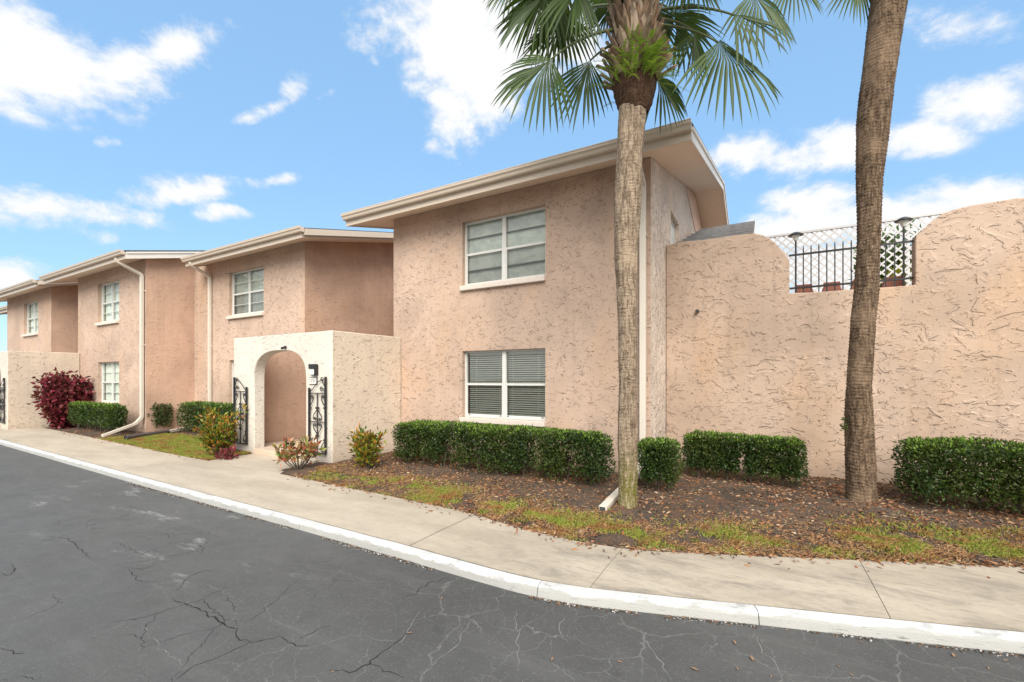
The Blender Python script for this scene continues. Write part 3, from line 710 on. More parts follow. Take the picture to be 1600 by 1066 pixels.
# smooth triangular frieze under the ridge
zt = lambda yy: 5.19-.17+(min(yy, 2*12.6-yy)-6.67)*PITCH
MB().add([(-1.535, 10.9, zt(10.9)-.01), (-1.535, 12.6, zt(12.6)-.01), (-1.535, 17.4, zt(17.4)-.01), (-1.535, 15.2, zt(17.4)-.6), (-1.552, 10.9, zt(10.9)-.01), (-1.552, 15.2, zt(17.4)-.6)], [(0, 3, 2, 1), (0, 4, 5, 3)]).build('gable_panel', M['smooth_peach'], main)
# little gable window
mb = MB(); mb.box((-1.66, 9.02, 3.2), (-1.63, 9.07, 4.92)); mb.box((-1.66, 9.96, 3.2), (-1.63, 10.01, 4.92)); mb.box((-1.66, 9.07, 4.86), (-1.63, 9.96, 4.92)); mb.box((-1.665, 9.07, 4.0), (-1.632, 9.96, 4.05))
gw = mb.build('window', M['alu'], main)
MB().add([(-1.65, 9.05, 3.2), (-1.65, 9.98, 3.2), (-1.65, 9.98, 4.9), (-1.65, 9.05, 4.9)], [(0, 1, 2, 3)]).build('pane', M['shade'], gw)
# second house
h2 = townhouse(-15.82, -10.27, 7.25, 16.2, -15.08, -9.56, [(-13.81, -12.07, .84, 2.17, 'curtain'), (-13.81, -12.07, 3.48, 4.78, 'blind2')],
  'pink townhouse just behind the white arched portico, second from the camera', rake_r='gutter', ridge=11.6,
  spout=(bend([(-14.72, 6.64, 5.08), (-14.72, 6.66, 4.99), (-14.78, 7.19, 4.76), (-14.78, 7.19, .3), (-14.78, 7.0, .12)]), 'spout'), extra={'strap': (-14.78, 7.21, (2.6,))})
h3 = townhouse(-21.045, -15.82, 5.97, 15.4, -22.2, -15.56, [(-19.31, -17.66, .84, 2.17, 'curtain'), (-19.31, -17.66, 3.48, 4.78, 'curtain')],
  'pink townhouse jutting forward beside the burgundy bush, third from the camera', ridge=10.6,
  spout=(bend([(-16.05, 5.36, 5.07), (-16.05, 5.38, 4.97), (-15.9, 5.90, 4.68), (-15.9, 5.90, .48), (-15.9, 5.74, .3), (-15.72, 4.95, .05)]), 'spout'), extra={'strap': (-15.9, 5.92, (2.6, 4.2))})
h4 = townhouse(-29.3, -23.74, 5.97, 15.0, -30.2, -23.0, [(-27.0, -25.25, .84, 2.17, 'curtain'), (-27.0, -25.25, 3.48, 4.78, 'curtain')],
  'pink townhouse at the left edge, fourth from the camera, above the far portico', rake_r='gutter', ridge=10.2)
h5 = townhouse(-34.9, -29.3, 7.25, 16.2, -35.6, -29.4, [(-33.0, -31.3, .84, 2.17, 'curtain'), (-33.0, -31.3, 3.48, 4.78, 'curtain')],
  'sliver of the farthest pink townhouse, cut off by the left edge of the photo', ridge=11.6,
  spout=(bend([(-30.9, 6.64, 5.08), (-30.9, 6.66, 4.99), (-30.0, 7.19, 4.76), (-30.0, 7.19, .3), (-30.0, 7.0, .12)]), 'spout'))
# back walls closing the two entry courts
for (xa, xb, yy, lab) in ((-10.27, -7.158, 12.2, 'shaded pink back wall of the entry court behind the near portico'), (-23.74, -21.045, 10.9, 'shaded pink back wall of the entry court behind the far portico')):
    mb = MB(); mb.box((xa+.003, yy, -.2), (xb-.003, yy+.2, 5.2)); tag(mb.build('court_wall', M['stucco_side']), lab, 'wall')

# ------------------------------------------------------------------ porticos
def portico(xl, xr, yf, ywall_l, ywall_r, ztop, ax0, ax1, label, dark_step=False):
    p = thing('entry_portico', ((xl+xr)/2, yf, 0), label, 'portico', 'arched entry porticos')
    th = .235; spring, top, fl = 1.62, 2.19, .13
    # arched front wall: columns of quads following the arch
    w = (ax1-ax0)/2; xc = (ax0+ax1)/2; rx = w; rz = top-spring
    N = 40; xs_ = [xl]+[xc-w*math.cos(PI*i/N) for i in range(N+1)]+[xr]
    def az(xx):
        u = min(1, abs(xx-xc)/w); return spring+rz*(1-u**2.6)**(1/2.6)
    for side, yy in ((0, yf), (1, yf+th)): pass
    mb = MB()
    def q(a, b, c, d): mb.add([a, b, c, d], [(0, 1, 2, 3)])
    zn = lambda xx: ztop+.010*mn.noise(Vector((xx*2.1, 3, 0)))+.006*mn.noise(Vector((xx*7, 3, 0)))
    for yy in (yf, yf+th):
        for (a, b) in ((xl, ax0), (ax1, xr)):
            st = np.linspace(a, b, 8)
            for s0, s1 in zip(st[:-1], st[1:]): q((s0, yy, -.2), (s1, yy, -.2), (s1, yy, spring), (s0, yy, spring)); q((s0, yy, spring), (s1, yy, spring), (s1, yy, zn(s1)), (s0, yy, zn(s0)))
        for i in range(N):
            a, b = xs_[i+1], xs_[i+2]; q((a, yy, az(a)), (b, yy, az(b)), (b, yy, zn(b)), (a, yy, zn(a)))
    for i in range(N):
        a, b = xs_[i+1], xs_[i+2]; q((a, yf, az(a)), (a, yf+th, az(a)), (b, yf+th, az(b)), (b, yf, az(b)))
    for a in (ax0, ax1): q((a, yf, -.2), (a, yf+th, -.2), (a, yf+th, spring), (a, yf, spring))
    st = np.linspace(xl, xr, 30)
    allx = sorted(set(list(np.linspace(xl, ax0, 8))+xs_[1:-1]+list(np.linspace(ax1, xr, 8))))
    for s0, s1 in zip(allx[:-1], allx[1:]): q((s0, yf, zn(s0)), (s1, yf, zn(s1)), (s1, yf+th, zn(s1)), (s0, yf+th, zn(s0)))
    for a in (xl, xr): q((a, yf, -.2), (a, yf+th, -.2), (a, yf+th, spring), (a, yf, spring)); q((a, yf, spring), (a, yf+th, spring), (a, yf+th, zn(a)), (a, yf, zn(a)))
    o = mb.build('arch_wall', M['stucco_front'], p)
    import bmesh
    bm = bmesh.new(); bm.from_mesh(o.data); bmesh.ops.remove_doubles(bm, verts=bm.verts, dist=.0005); bmesh.ops.recalc_face_normals(bm, faces=bm.faces); bm.to_mesh(o.data); bm.free()
    mo = o.modifiers.new('bevel', 'BEVEL'); mo.width = .018; mo.segments = 3; mo.limit_method = 'ANGLE'; mo.angle_limit = R(50)
    # side walls running back to the houses
    for xa, xb, yb in ((xl-.004, xl+.2, ywall_l), (xr-.2, xr+.004, ywall_r)):
        mb = MB(); st = np.linspace(yf+.004, yb-.004, 10)
        zs = lambda yy: ztop+.02*((yy-yf)/1.8)+.008*mn.noise(Vector((5, yy*2, xa)))
        for s0, s1 in zip(st[:-1], st[1:]):
            mb.add([(xa, s0, -.2), (xb, s0, -.2), (xb, s1, -.2), (xa, s1, -.2), (xa, s0, zs(s0)), (xb, s0, zs(s0)), (xb, s1, zs(s1)), (xa, s1, zs(s1))], [(4, 5, 6, 7), (1, 2, 6, 5), (3, 0, 4, 7)]+([(0, 1, 5, 4)] if s0 == st[0] else [])+([(2, 3, 7, 6)] if s1 == st[-1] else []))
        o = mb.build('side_wall', M['stucco_side' if xa < (xl+xr)/2 else 'stucco_cream'], p)
        bm = bmesh.new(); bm.from_mesh(o.data); bmesh.ops.remove_doubles(bm, verts=bm.verts, dist=.0005); bmesh.ops.recalc_face_normals(bm, faces=bm.faces); bm.to_mesh(o.data); bm.free()
        mo = o.modifiers.new('bevel', 'BEVEL'); mo.width = .02; mo.segments = 3; mo.limit_method = 'ANGLE'; mo.angle_limit = R(50)
    # raised entry floor and threshold step
    mb = MB(); mb.box((ax0+.002, yf-.03, -.1), (ax1-.002, yf+th+.001, fl)); mb.box((xl+.21, yf+th+.002, -.1), (xr-.21, yf+6.2, fl-.003))
    mb.build('entry_floor', M['stepc'], p, bevel=.012)
    return p
M['stepc'] = simple('entry_step', (.56, .45, .34), .8, .15, 5, .005)

def spiral(c, r0, a0, turns, sgn=1, n=22, shrink=.25):
    return [(c[0]+r0*(1-(1-shrink)*i/n)*math.cos(a0+sgn*turns*2*PI*i/n), c[1]+r0*(1-(1-shrink)*i/n)*math.sin(a0+sgn*turns*2*PI*i/n)) for i in range(n+1)]
def bez(p0, p1, p2, p3, n=12):
    return [tuple(((1-t)**3*a+3*(1-t)**2*t*b+3*(1-t)*t*t*c+t**3*d) for a, b, c, d in zip(p0, p1, p2, p3)) for t in [i/n for i in range(n+1)]]
def gate(parent, xo, xi, y, z0):
    """xo: tall outer stile, xi: short inner stile"""
    w = abs(xi-xo); sg = 1 if xi > xo else -1
    T = lambda p: (xo+sg*p[0]*w, y, z0+p[1])
    mb = MB()
    mb.box((xo-.016, y-.016, z0), (xo+.016, y+.016, z0+1.45)); mb.box((xi-.016, y-.016, z0), (xi+.016, y+.016, z0+1.24))
    a, b = sorted((xo, xi))
    for z, r in ((.012, .011), (1.14, .008), (.6, .007)): mb.box((a+.017, y-r, z0+z-r), (b-.017, y+r, z0+z+r))
    mb.box((xo+sg*w/2-.009, y-.0075, z0+.024), (xo+sg*w/2+.009, y+.0075, z0+1.131))
    g = mb.build('gate', M['iron'], parent)
    mb = MB()
    def st(pts, r=.0085): mb.tube([T(p) for p in pts], r, 5)
    S1 = w  # x units are fractions of w; spirals need aspect correction
    def sp(c, r, a0, turns, sgn): return [(c[0]+(p[0]-0)/w, c[1]+p[1]) for p in spiral((0, 0), r, a0, turns, sgn)]
    # sloping top scroll
    st(bez((.92, 1.17), (.6, 1.28), (.45, 1.40), (.22, 1.38))+[]); st(sp((.2, 1.40), .045, -.6, 1.2, 1))
    st(bez((.03, 1.25), (.1, 1.30), (.16, 1.33), (.22, 1.40))); st(sp((.25, 1.22), .045, 2.2, 1.3, -1)); st(bez((.05, 1.08), (.02, 1.16), (.1, 1.2), (.16, 1.235)))
    for e in (0.06, .94):
        k = 1 if e < .5 else -1
        st(bez((e, .90), (e+k*.16, .98), (e+k*.26, 1.05), (e+k*.14, 1.10))); st(sp((e+k*.10, 1.07), .035, .8, 1.2, k))
        st(sp((e+k*.04, .86), .018, 0, .9, k)); st(sp((e+k*.04, .27), .018, 0, .9, -k))
        st(bez((e, .24), (e+k*.16, .17), (e+k*.28, .09), (e+k*.16, .05))); st(sp((e+k*.13, .075), .034, -.8, 1.2, -k))
    for k in (-1, 1):
        for f in (-1, 1):
            st(bez((.5, .6+f*.24), (.5+k*.10, .6+f*.18), (.5+k*.34, .6+f*.11), (.5+k*.22, .6+f*.035)))
            st(sp((.5+k*.13, .6+f*.055), .033, 0, 1.2, k*f)); st(sp((.5+k*.07, .6+f*.26), .02, 1.5*f, .9, -k*f))
    mb.build('scrollwork', M['iron'], g)
    return g
por = portico(-10.2, -6.93, 5.45, 7.25, 7.25, 2.51, -9.42, -7.69, 'cream white arched stucco portico with open scrolled iron gates, beside the near townhouse')
gate(por, -10.10, -9.63, 5.45-.04, .2); gate(por, -7.06, -7.53, 5.45-.04, .2)
por2 = portico(-24.0, -20.86, 4.25, 5.97, 5.97, 2.51, -23.3, -21.57, 'cream arched stucco portico cut off by the left edge, beside the burgundy bush')
gate(por2, -20.98, -21.45, 4.21, .2); gate(por2, -23.9, -23.43, 4.21, .2)
# short iron railing standing in the entry
rl = thing('handrail', (-7.86, 6.1, .13), 'short black iron handrail standing inside the near arch at its right', 'handrail')
mb = MB(); mb.box((-7.83, 6.0, .127), (-7.79, 6.04, 1.15)); mb.box((-7.83, 6.9, .127), (-7.79, 6.94, 1.15)); mb.build('post', M['iron'], rl)
mb = MB(); mb.box((-7.84, 5.97, 1.152), (-7.78, 6.97, 1.185)); mb.box((-7.82, 6.042, .25), (-7.80, 6.898, .275))
for i in range(7): mb.box((-7.816, 6.12+i*.115, .276), (-7.804, 6.132+i*.115, 1.150))
mb.build('railing', M['iron'], rl)
# wall lamp and number plate
wl = thing('wall_lamp', (-7.40, 5.45, 1.7), 'small black box lamp with pale glass on the white portico', 'wall lamp')
X = -7.40
mb = MB(); mb.box((X-.07, 5.432, 1.68), (X+.085, 5.452, 1.885)); mb.box((X-.075, 5.35, 1.80), (X+.09, 5.431, 1.89)); mb.box((X+.07, 5.36, 1.69), (X+.088, 5.431, 1.799)); mb.box((X-.02, 5.36, 1.675), (X+.088, 5.431, 1.689))
mb.build('housing', M['black'], wl, bevel=.004)
MB().box((X-.065, 5.365, 1.69), (X+.068, 5.430, 1.799)).build('diffuser', M['lampglass'], wl, bevel=.006)
npl = thing('house_number', (-7.43, 5.44, 1.5), 'small white house number plate 1151 under the wall lamp', 'number plate')
MB().box((-7.565, 5.428, 1.505), (-7.335, 5.449, 1.64)).build('frame', M['dark'], npl, bevel=.003)
MB().box((-7.555, 5.420, 1.515), (-7.345, 5.4275, 1.63)).build('plate', M['plate'], npl)
fc = bpy.data.curves.new('digits', 'FONT'); fc.body = '1151'; fc.size = .10; fc.extrude = .001; fc.align_x = 'CENTER'; fc.align_y = 'CENTER'
fo = bpy.data.objects.new('digits', fc); COL.objects.link(fo); fo.location = Vector((-7.45, 5.4185, 1.573))-Vector(ORG[npl.name]); fo.rotation_euler = (R(90), 0, 0); fc.materials.append(M['ink'])
bpy.context.view_layer.update()
me = bpy.data.meshes.new_from_object(fo); o2 = bpy.data.objects.new('digits', me); COL.objects.link(o2); o2.location = fo.location.copy(); o2.rotation_euler = fo.rotation_euler; o2.parent = npl
bpy.data.objects.remove(fo); o2.name = 'digits'
# little camera above the arch
sc = thing('security_camera', (-8.3, 5.44, 2.25), 'tiny black camera fixed over the crown of the near arch', 'camera')
MB().box((-8.34, 5.42, 2.215), (-8.29, 5.448, 2.27)).build('bracket', M['black'], sc)
MB().tube([(-8.315, 5.425, 2.24), (-8.315, 5.35, 2.22)], .024, 12).build('body', M['black'], sc, bevel=.004)

# ------------------------------------------------------------------ garden wall
YG = 8.49
top = [(-1.545, 4.09), (-1.3, 4.10), (-.9, 4.085), (-.3, 4.08), (-.12, 4.075), (0.0, 4.03), (.10, 3.96), (.19, 3.87), (.28, 3.74), (.36, 3.61), (.39, 3.55), (.39, 3.01), (.9, 2.99), (1.4, 2.985), (1.945, 2.98), (1.945, 3.62), (1.955, 3.70), (2.05, 3.79), (2.14, 3.88), (2.24, 3.965), (2.36, 4.01), (2.55, 4.03), (3.2, 4.04), (5, 4.05), (9, 4.05), (14, 4.05)]
pts = []
for (a, b) in zip(top[:-1], top[1:]):
    n = max(1, int(abs(b[0]-a[0])/.12))
    for i in range(n):
        t = i/n; xx = a[0]+(b[0]-a[0])*t; zz = a[1]+(b[1]-a[1])*t
        pts.append((xx, zz+.012*mn.noise(Vector((xx*4, 1, zz*4)))))
pts.append(top[-1])
gwl = thing('garden_wall', (2, YG, 0), 'long rough pink stucco garden wall with a dip for the iron fence', 'wall')
mb = MB(); mb.prism([(-1.545, -.3), (14, -.3)]+[p for p in reversed(pts)], 'y', YG, YG+.2)
o = mb.build('stucco_wall', M['stucco_wall'], gwl); mo = o.modifiers.new('bevel', 'BEVEL'); mo.width = .018; mo.segments = 2; mo.limit_method = 'ANGLE'; mo.angle_limit = R(50)
MB().tube([(-1.0, YG+.02, 2.82), (-1.0, YG-.09, 2.81)], [.032, .032], 12).build('drain_stub', M['dark'], gwl)
# roof terrace behind it
mb = MB(); mb.box((-1.5, YG+.203, 2.45), (13.9, 13.4, 2.68)); mb.box((-1.5, 13.2, -.2), (13.9, 13.395, 2.448))
struct(mb.build('terrace', M['stepc']))
# iron fence in the dip
YF = YG+.1
fe = thing('iron_fence', (1.16, YF, 3.0), 'black iron picket fence set in the dip of the garden wall', 'fence')
for z in (3.10, 3.645):
    MB().box((.388, YF-.016, z-.014), (1.948, YF+.016, z+.014)).build('rail', M['iron'], fe)
for i in range(14):
    xx = .483+i*(1.837-.483)/13
    if i in (0, 13): continue
    mb = MB(); mb.box((xx-.008, YF-.008, 2.965), (xx+.008, YF+.008, 3.745)); mb.box((xx-.0055, YF-.0055, 3.745), (xx+.0055, YF+.0055, 3.775)); mb.build('picket', M['iron'], fe)
for xx, lab in ((.483, 'left one of two small solar lamps on the garden wall fence'), (1.837, 'right one of two small solar lamps, between the big palm and wall')):
    lp = thing('post_lamp', (xx, YF, 2.97), lab, 'lamp', 'solar lamps on the fence')
    MB().tube([(xx, YF, 2.97), (xx, YF, 3.87)], .013, 10).build('post', M['iron'], lp)
    MB().lathe([(.0, .0), (.022, .0), (.028, .02), (.06, .09), (.062, .095)], (xx, YF, 3.87), 20).build('glass', M['lampglass'], lp, True)
    MB().lathe([(.0, .15), (.04, .143), (.08, .12), (.11, .096), (.107, .09), (.0, .095)], (xx, YF, 3.87), 24).build('cap', M['dark'], lp, True)
# planters standing on the terrace edge
for i, (xx, lab) in enumerate(((.62, 'leftmost terracotta planter behind the iron fence'), (1.0, 'second terracotta planter from the left, behind the iron fence'), (1.38, 'third terracotta planter, half hidden by the big palm trunk'), (1.78, 'rightmost terracotta planter, next to the yellow leaves'))):
    pl = thing('planter', (xx+.02, 8.95, 2.68), lab, 'planter', 'terracotta planters on the terrace')
    mb = MB(); y0 = 8.96
    mb.add([(xx-.26, y0-.17, 2.68), (xx+.26, y0-.17, 2.68), (xx+.26, y0+.17, 2.68), (xx-.26, y0+.17, 2.68), (xx-.10, y0-.08, 3.16), (xx+.10, y0-.08, 3.16), (xx+.10, y0+.08, 3.16), (xx-.10, y0+.08, 3.16)], [(0, 3, 2, 1), (4, 5, 6, 7), (0, 1, 5, 4), (1, 2, 6, 5), (2, 3, 7, 6), (3, 0, 4, 7)])
    mb.build('body', M['terracotta'], pl, bevel=.012)
    MB().box((xx-.11, y0-.09, 3.162), (xx+.11, y0+.09, 3.20)).build('rim', M['terracotta'], pl, bevel=.01)
# lattice screen
lt = thing('lattice_screen', (3, 11.0, 2.68), 'white diamond lattice screen standing at the back of the terrace', 'lattice')
x0, x1, z0, z1 = .02, 7.2, 2.70, 4.66
mb = MB(); pitch = .166; wS = .0155
def clipdiag(c, s):
    # line z = s*(x-c)+z0
    pts = []
    xa, xb = (c, c+(z1-z0)) if s > 0 else (c-(z1-z0), c)
    lo, hi = max(xa, x0), min(xb, x1)
    if hi-lo < .02: return None
    f = lambda x: z0+s*(x-c)
    return (lo, f(lo)), (hi, f(hi))
for s, yy in ((1, 11.0), (-1, 11.012)):
    c = x0-(z1-z0) if s > 0 else x0
    while c < x1+(z1-z0):
        r = clipdiag(c, s)
        if r:
            (xa, za), (xb, zb) = r; k = wS*.707
            nx, nz = (-k*s, k) 
            vs = []
            for dy in (0, .01):
                vs += [(xa-nx, yy+dy, za-nz), (xb-nx, yy+dy, zb-nz), (xb+nx, yy+dy, zb+nz), (xa+nx, yy+dy, za+nz)]
            mb.add(vs, [(0, 1, 2, 3), (7, 6, 5, 4), (0, 4, 5, 1), (2, 6, 7, 3), (1, 5, 6, 2), (3, 7, 4, 0)])
        c += pitch
mb.build('lattice_panel', M['lattice'], lt)
mb = MB(); mb.box((x0-.03, 10.985, z1-.005), (x1+.03, 11.035, z1+.035)); 
mb.build('top_rail', M['lattice'], lt)
for xx in (x0-.03, 2.4, 4.8, x1): MB().box((xx, 11.026, z0), (xx+.05, 11.08, z1-.008)).build('post', M['lattice'], lt)
# low shingled roof behind the wall
rf = thing('lean_to', (-.7, 11, 0), 'small dark shingled lean-to roof peeping over the garden wall', 'lean-to')
mb = MB(); nc = 6
for i in range(nc):
    ya, yb_ = 9.75+2.25*i/nc, 9.75+2.25*(i+1)/nc; za, zb = 4.40+.94*i/nc, 4.40+.94*(i+1)/nc; xa = -1.53+.23*(i/nc)
    mb.prism([(ya-.06, za+.03), (yb_, zb+.0), (yb_, zb+.02), (ya-.06, za+.07)], 'x', xa, -.14)
mb.prism([(9.75, 4.36), (12, 5.30), (12, 5.33), (9.75, 4.39)], 'x', -1.3, -.15)
mb.build('roof', M['shingle_grey'], rf)
mb = MB(); mb.prism([(9.9, 2.69), (11.9, 2.69), (11.9, 5.25), (9.9, 4.42)], 'x', -1.53, -.2); mb.build('wall', M['stucco_side'], rf)
mb = MB(); mb.prism([(9.74, 4.36), (12.0, 5.30), (12.0, 5.38), (9.74, 4.44)], 'x', -.138, -.12); mb.build('rake_trim', M['fascia_white'], rf)

# ------------------------------------------------------------------ foliage
def leaf_quads(P, Nrm, L, W, jitter=.9, fold=.25, droop=0):
    """folded diamond leaves: 6 verts 4 tris->2 quads. P centers, Nrm outward normals"""
    n = len(P); d = Nrm+rng.normal(0, jitter, (n, 3)); d /= np.linalg.norm(d, axis=1, keepdims=True)+1e-9
    if droop: d[:, 2] -= droop; d /= np.linalg.norm(d, axis=1, keepdims=True)
    u = rng.normal(0, 1, (n, 3)); s = np.cross(d, u); s /= np.linalg.norm(s, axis=1, keepdims=True)+1e-9; up = np.cross(s, d)
    L = L*(.65+.7*rng.random((n, 1))); W = W*(.7+.6*rng.random((n, 1)))
    a = P; m = P+d*L*.45+up*(-fold*W); l = P+d*L*.45+s*W*.5; r = P+d*L*.45-s*W*.5; t = P+d*L-up*L*.08
    V = np.stack([a, l, m, t, r], 1).reshape(-1, 3)
    b = np.arange(n)[:, None]*5
    Fc = np.concatenate([b+np.array([[0, 2, 3, 1]]), b+np.array([[0, 4, 3, 2]])], 0)
    return V, Fc
def noise_arr(P, s, seed=0):
    return np.array([mn.noise(Vector((p[0]*s+seed, p[1]*s, p[2]*s))) for p in P])
def hedge(x0, x1, y0, y1, z0, z1, n, label, gaps=(), group='clipped boxwood hedges', L=.042, W=.02, ragged=.055, stems=None, skew=None):
    h = thing('hedge', ((x0+x1)/2, (y0+y1)/2, 0), label, 'hedge', group)
    a, b, c = (x1-x0)/2, (y1-y0)/2, (z1-z0)/2; cc = np.array([(x0+x1)/2, (y0+y1)/2, (z0+z1)/2])
    A = np.array([b*c, b*c, a*c, a*c, a*b, a*b*.7]); A = A/A.sum()
    f = rng.choice(6, n, p=A); U = rng.uniform(-1, 1, (n, 3)); Nr = np.zeros((n, 3))
    for k in range(6):
        ax = (0, 0, 1, 1, 2, 2)[k]; sg = (1, -1, 1, -1, 1, -1)[k]; m_ = f == k; U[m_, ax] = sg; Nr[m_, ax] = sg
    # round off corners
    rr = np.linalg.norm(np.abs(U)**5, axis=1)**(1/5) ; U = U/np.maximum(1, (np.sum(np.abs(U)**9, axis=1)**(1/9)))[:, None]
    P = cc+U*np.array([a, b, c])
    dep = rng.random(n)**2.0*.16
    lump = noise_arr(P, 2.8, x0)*.07+noise_arr(P, 9, x0)*ragged; lump = lump*np.where(Nr[:, 2] > .5, .45, 1.0)
    P = P-Nr*dep[:, None]+Nr*lump[:, None]
    keep = np.ones(n, bool)
    zrel = (P[:, 2]-z0)/(z1-z0)
    # each shrub in the row tapers to its stem at the foot, leaving gaps between neighbours
    for gx, gw in gaps:
        d_ = np.abs(P[:, 0]-gx+.03*np.sin(P[:, 2]*9)); keep &= ~((d_ < gw*(1.15-zrel)**1.2) & (rng.random(n) < .92) & (zrel < .78))
    sk = noise_arr(P, 2.3, 40+x0); keep &= ~((zrel < .16+.16*sk) & (rng.random(n) < .85))
    hol = noise_arr(P, 5.5, 80+x0); keep &= ~((hol > .38) & (rng.random(n) < .75))
    P, Nr = P[keep], Nr[keep]
    V, Fc = leaf_quads(P, Nr, L, W, .75)
    mkobj('foliage', V, Fc, M['hedge'], h)
    # pale new growth, mostly on the top face
    k = int(len(P)*.16); idx = rng.choice(len(P), k*4); tz = P[idx, 2]+noise_arr(P[idx], 4, 11)*.25*(z1-z0); sel = idx[np.argsort(-tz)[:k]]
    if n > 3000: V, Fc = leaf_quads(P[sel]+Nr[sel]*.01+np.array([0, 0, .008]), Nr[sel]+np.array([0, 0, .5]), L*.95, W*.95, .6)
    if n > 3000: mkobj('new_growth', V, Fc, M['hedge_tip'], h)
    # interior twigs and dim inner leaves
    m_ = int(n*.5); Q = cc+rng.uniform(-1, 1, (m_, 3))*np.array([a-.07, b-.07, c-.05]); zr = (Q[:, 2]-z0)/(z1-z0); kp = ~((zr < .15) & (rng.random(m_) < .8))
    for gx, gw in gaps: kp &= ~((np.abs(Q[:, 0]-gx) < gw*(1.1-zr)) & (zr < .9))
    Q = Q[kp]; V, Fc = leaf_quads(Q, rng.normal(0, 1, Q.shape), L*1.25, W*1.4, .4)
    mkobj('inner_foliage', V, Fc, M['hedge'], h)
    mb = MB()
    st = stems or max(1, int((x1-x0)/.38))
    for i in range(st):
        sx = x0+(x1-x0)*(i+.5)/st+random.uniform(-.06, .06); sy = (y0+y1)/2+random.uniform(-.06, .06)
        base = Vector((sx, sy, yz(sx, sy)-.03))
        mb = MB(); mb.tube([base, base+Vector((random.uniform(-.02, .02), 0, .12)), base+Vector((random.uniform(-.05, .05), 0, .26))], [.018, .014, .011], 6)
        for k in range(7):
            tip = Vector((sx+random.uniform(-.16, .16), sy+random.uniform(-.05, .15), z0+random.uniform(.4, .7)*(z1-z0)))
            m0 = base+Vector((0, 0, .1)); mb.tube([m0, m0.lerp(tip, .5)+Vector((0, 0, .05)), tip], [.009, .006, .003], 4)
        mb.build('stem', M['bark_twig'], h)
    return h
hedge(-6.02, -1.95, 6.0, 6.62, .09, .79, 30000, 'long clipped hedge under the near windows, with thin gaps between its shrubs', gaps=((-5.4, .10), (-4.75, .17), (-4.2, .08), (-3.15, .10), (-2.5, .09)))
hedge(-1.50, -1.02, 6.18, 6.62, .13, .73, 5200, 'small squarish clipped bush between the slender palm and the garden wall', stems=3, gaps=((-1.22, .03),))
hedge(-1.08, .52, 7.28, 7.75, .13, .735, 12500, 'clipped hedge against the garden wall between the two palms', gaps=((-.27, .045),))
hedge(1.55, 4.2, 6.95, 7.7, .10, .83, 22000, 'clipped hedge right of the big palm, running off the right edge', gaps=((2.2, .03),))
hedge(-19.5, -15.95, 5.25, 5.62, .16, .84, 9000, 'low clipped hedge under the window beside the burgundy bush', gaps=((-18.3, .08), (-17.1, .06)), L=.06, W=.03)
hedge(-16.35, -15.63, 6.1, 6.6, .1, .85, 2300, 'narrow clipped column bush against the pink side wall, behind the ground pipe', stems=1, L=.06, W=.03, ragged=.1)
hedge(-15.1, -12.0, 6.4, 6.95, .1, .90, 8000, 'clipped hedge below the second townhouse, behind the yellow croton', L=.055, W=.027)

def bush(name, label, cat, c, r, h, n, mat, L, W, z0=.1, seed=0, nb=9, droop=.0, spread=.6, ballr=.13, stemr=.012):
    """open shrub: stems fan out from one foot, leaves clustered in whorls at the tips"""
    b = thing(name, (c[0], c[1], yz(c[0], c[1])), label, cat)
    rs = random.Random(seed); mb = MB(); P = []; Nn = []
    g = Vector((c[0], c[1], yz(c[0], c[1])-.02))
    for i in range(nb):
        a = 2*PI*i/nb+rs.uniform(-.5, .5); q = math.sqrt(rs.random())
        tip = g+Vector((math.cos(a)*r*q, math.sin(a)*r*q, h*(rs.uniform(.45, .95)+(.05 if q < .4 else 0))))
        mid = g.lerp(tip, .5)+Vector((0, 0, -.03)); mb.tube([g+Vector((math.cos(a)*.02, math.sin(a)*.02, 0)), mid, tip], [stemr, stemr*.7, stemr*.4], 5)
        k = n//nb
        for j in range(k):
            t = rs.uniform(z0, 1)**.7; p = g.lerp(mid, t*2) if t < .5 else mid.lerp(tip, t*2-1)
            d = Vector((rs.gauss(0, 1), rs.gauss(0, 1), rs.gauss(.25, .8))).normalized()
            P.append(p+d*rs.random()*ballr); Nn.append(d+Vector((0, 0, spread)))
    mb.build('stem', M['bark_twig'], b)
    V, Fc = leaf_quads(np.array(P), np.array(Nn), L, W, .45, .3, droop)
    mkobj('foliage', V, Fc, mat, b)
    return b
bush('croton', 'tall yellow and orange croton bush just left of the portico', 'shrub', (-9.85, 4.98), .42, 1.05, 1700, M['croton'], .10, .038, seed=3, nb=22, z0=.2)
bush('croton', 'sparse pink and green croton on bare stems in front of the arch', 'shrub', (-7.05, 4.86), .36, .52, 330, M['croton_pink'], .12, .05, z0=.62, seed=5, nb=11, ballr=.10)
bush('croton', 'compact orange and green croton beside the cream portico side wall', 'shrub', (-6.10, 5.55), .23, .74, 1000, M['croton'], .10, .038, seed=8, nb=14, z0=.2, ballr=.12)
bush('seedling', 'low reddish plant at the foot of the tall croton', 'plant', (-9.35, 4.85), .2, .25, 90, M['copper'], .12, .045, seed=12, nb=6)
bush('copperleaf', 'large burgundy red copperleaf bush against the far cream wall', 'shrub', (-20.0, 5.35), .60, 1.85, 6500, M['copper'], .135, .095, z0=.05, seed=21, nb=60, droop=.4, ballr=.26, spread=.1)
bush('shrub', 'green leafy plant seen through the white lattice at its right', 'shrub', (2.5, 12.2), .7, 2.1, 2600, M['green'], .22, .05, seed=31, nb=24, z0=.3).location.z = 2.68
bush('shrub', 'bright yellow leaved plant behind the lattice and iron fence', 'shrub', (2.52, 11.5), .36, 1.3, 900, M['yellow'], .17, .055, seed=33, nb=12, z0=.4).location.z = 2.68

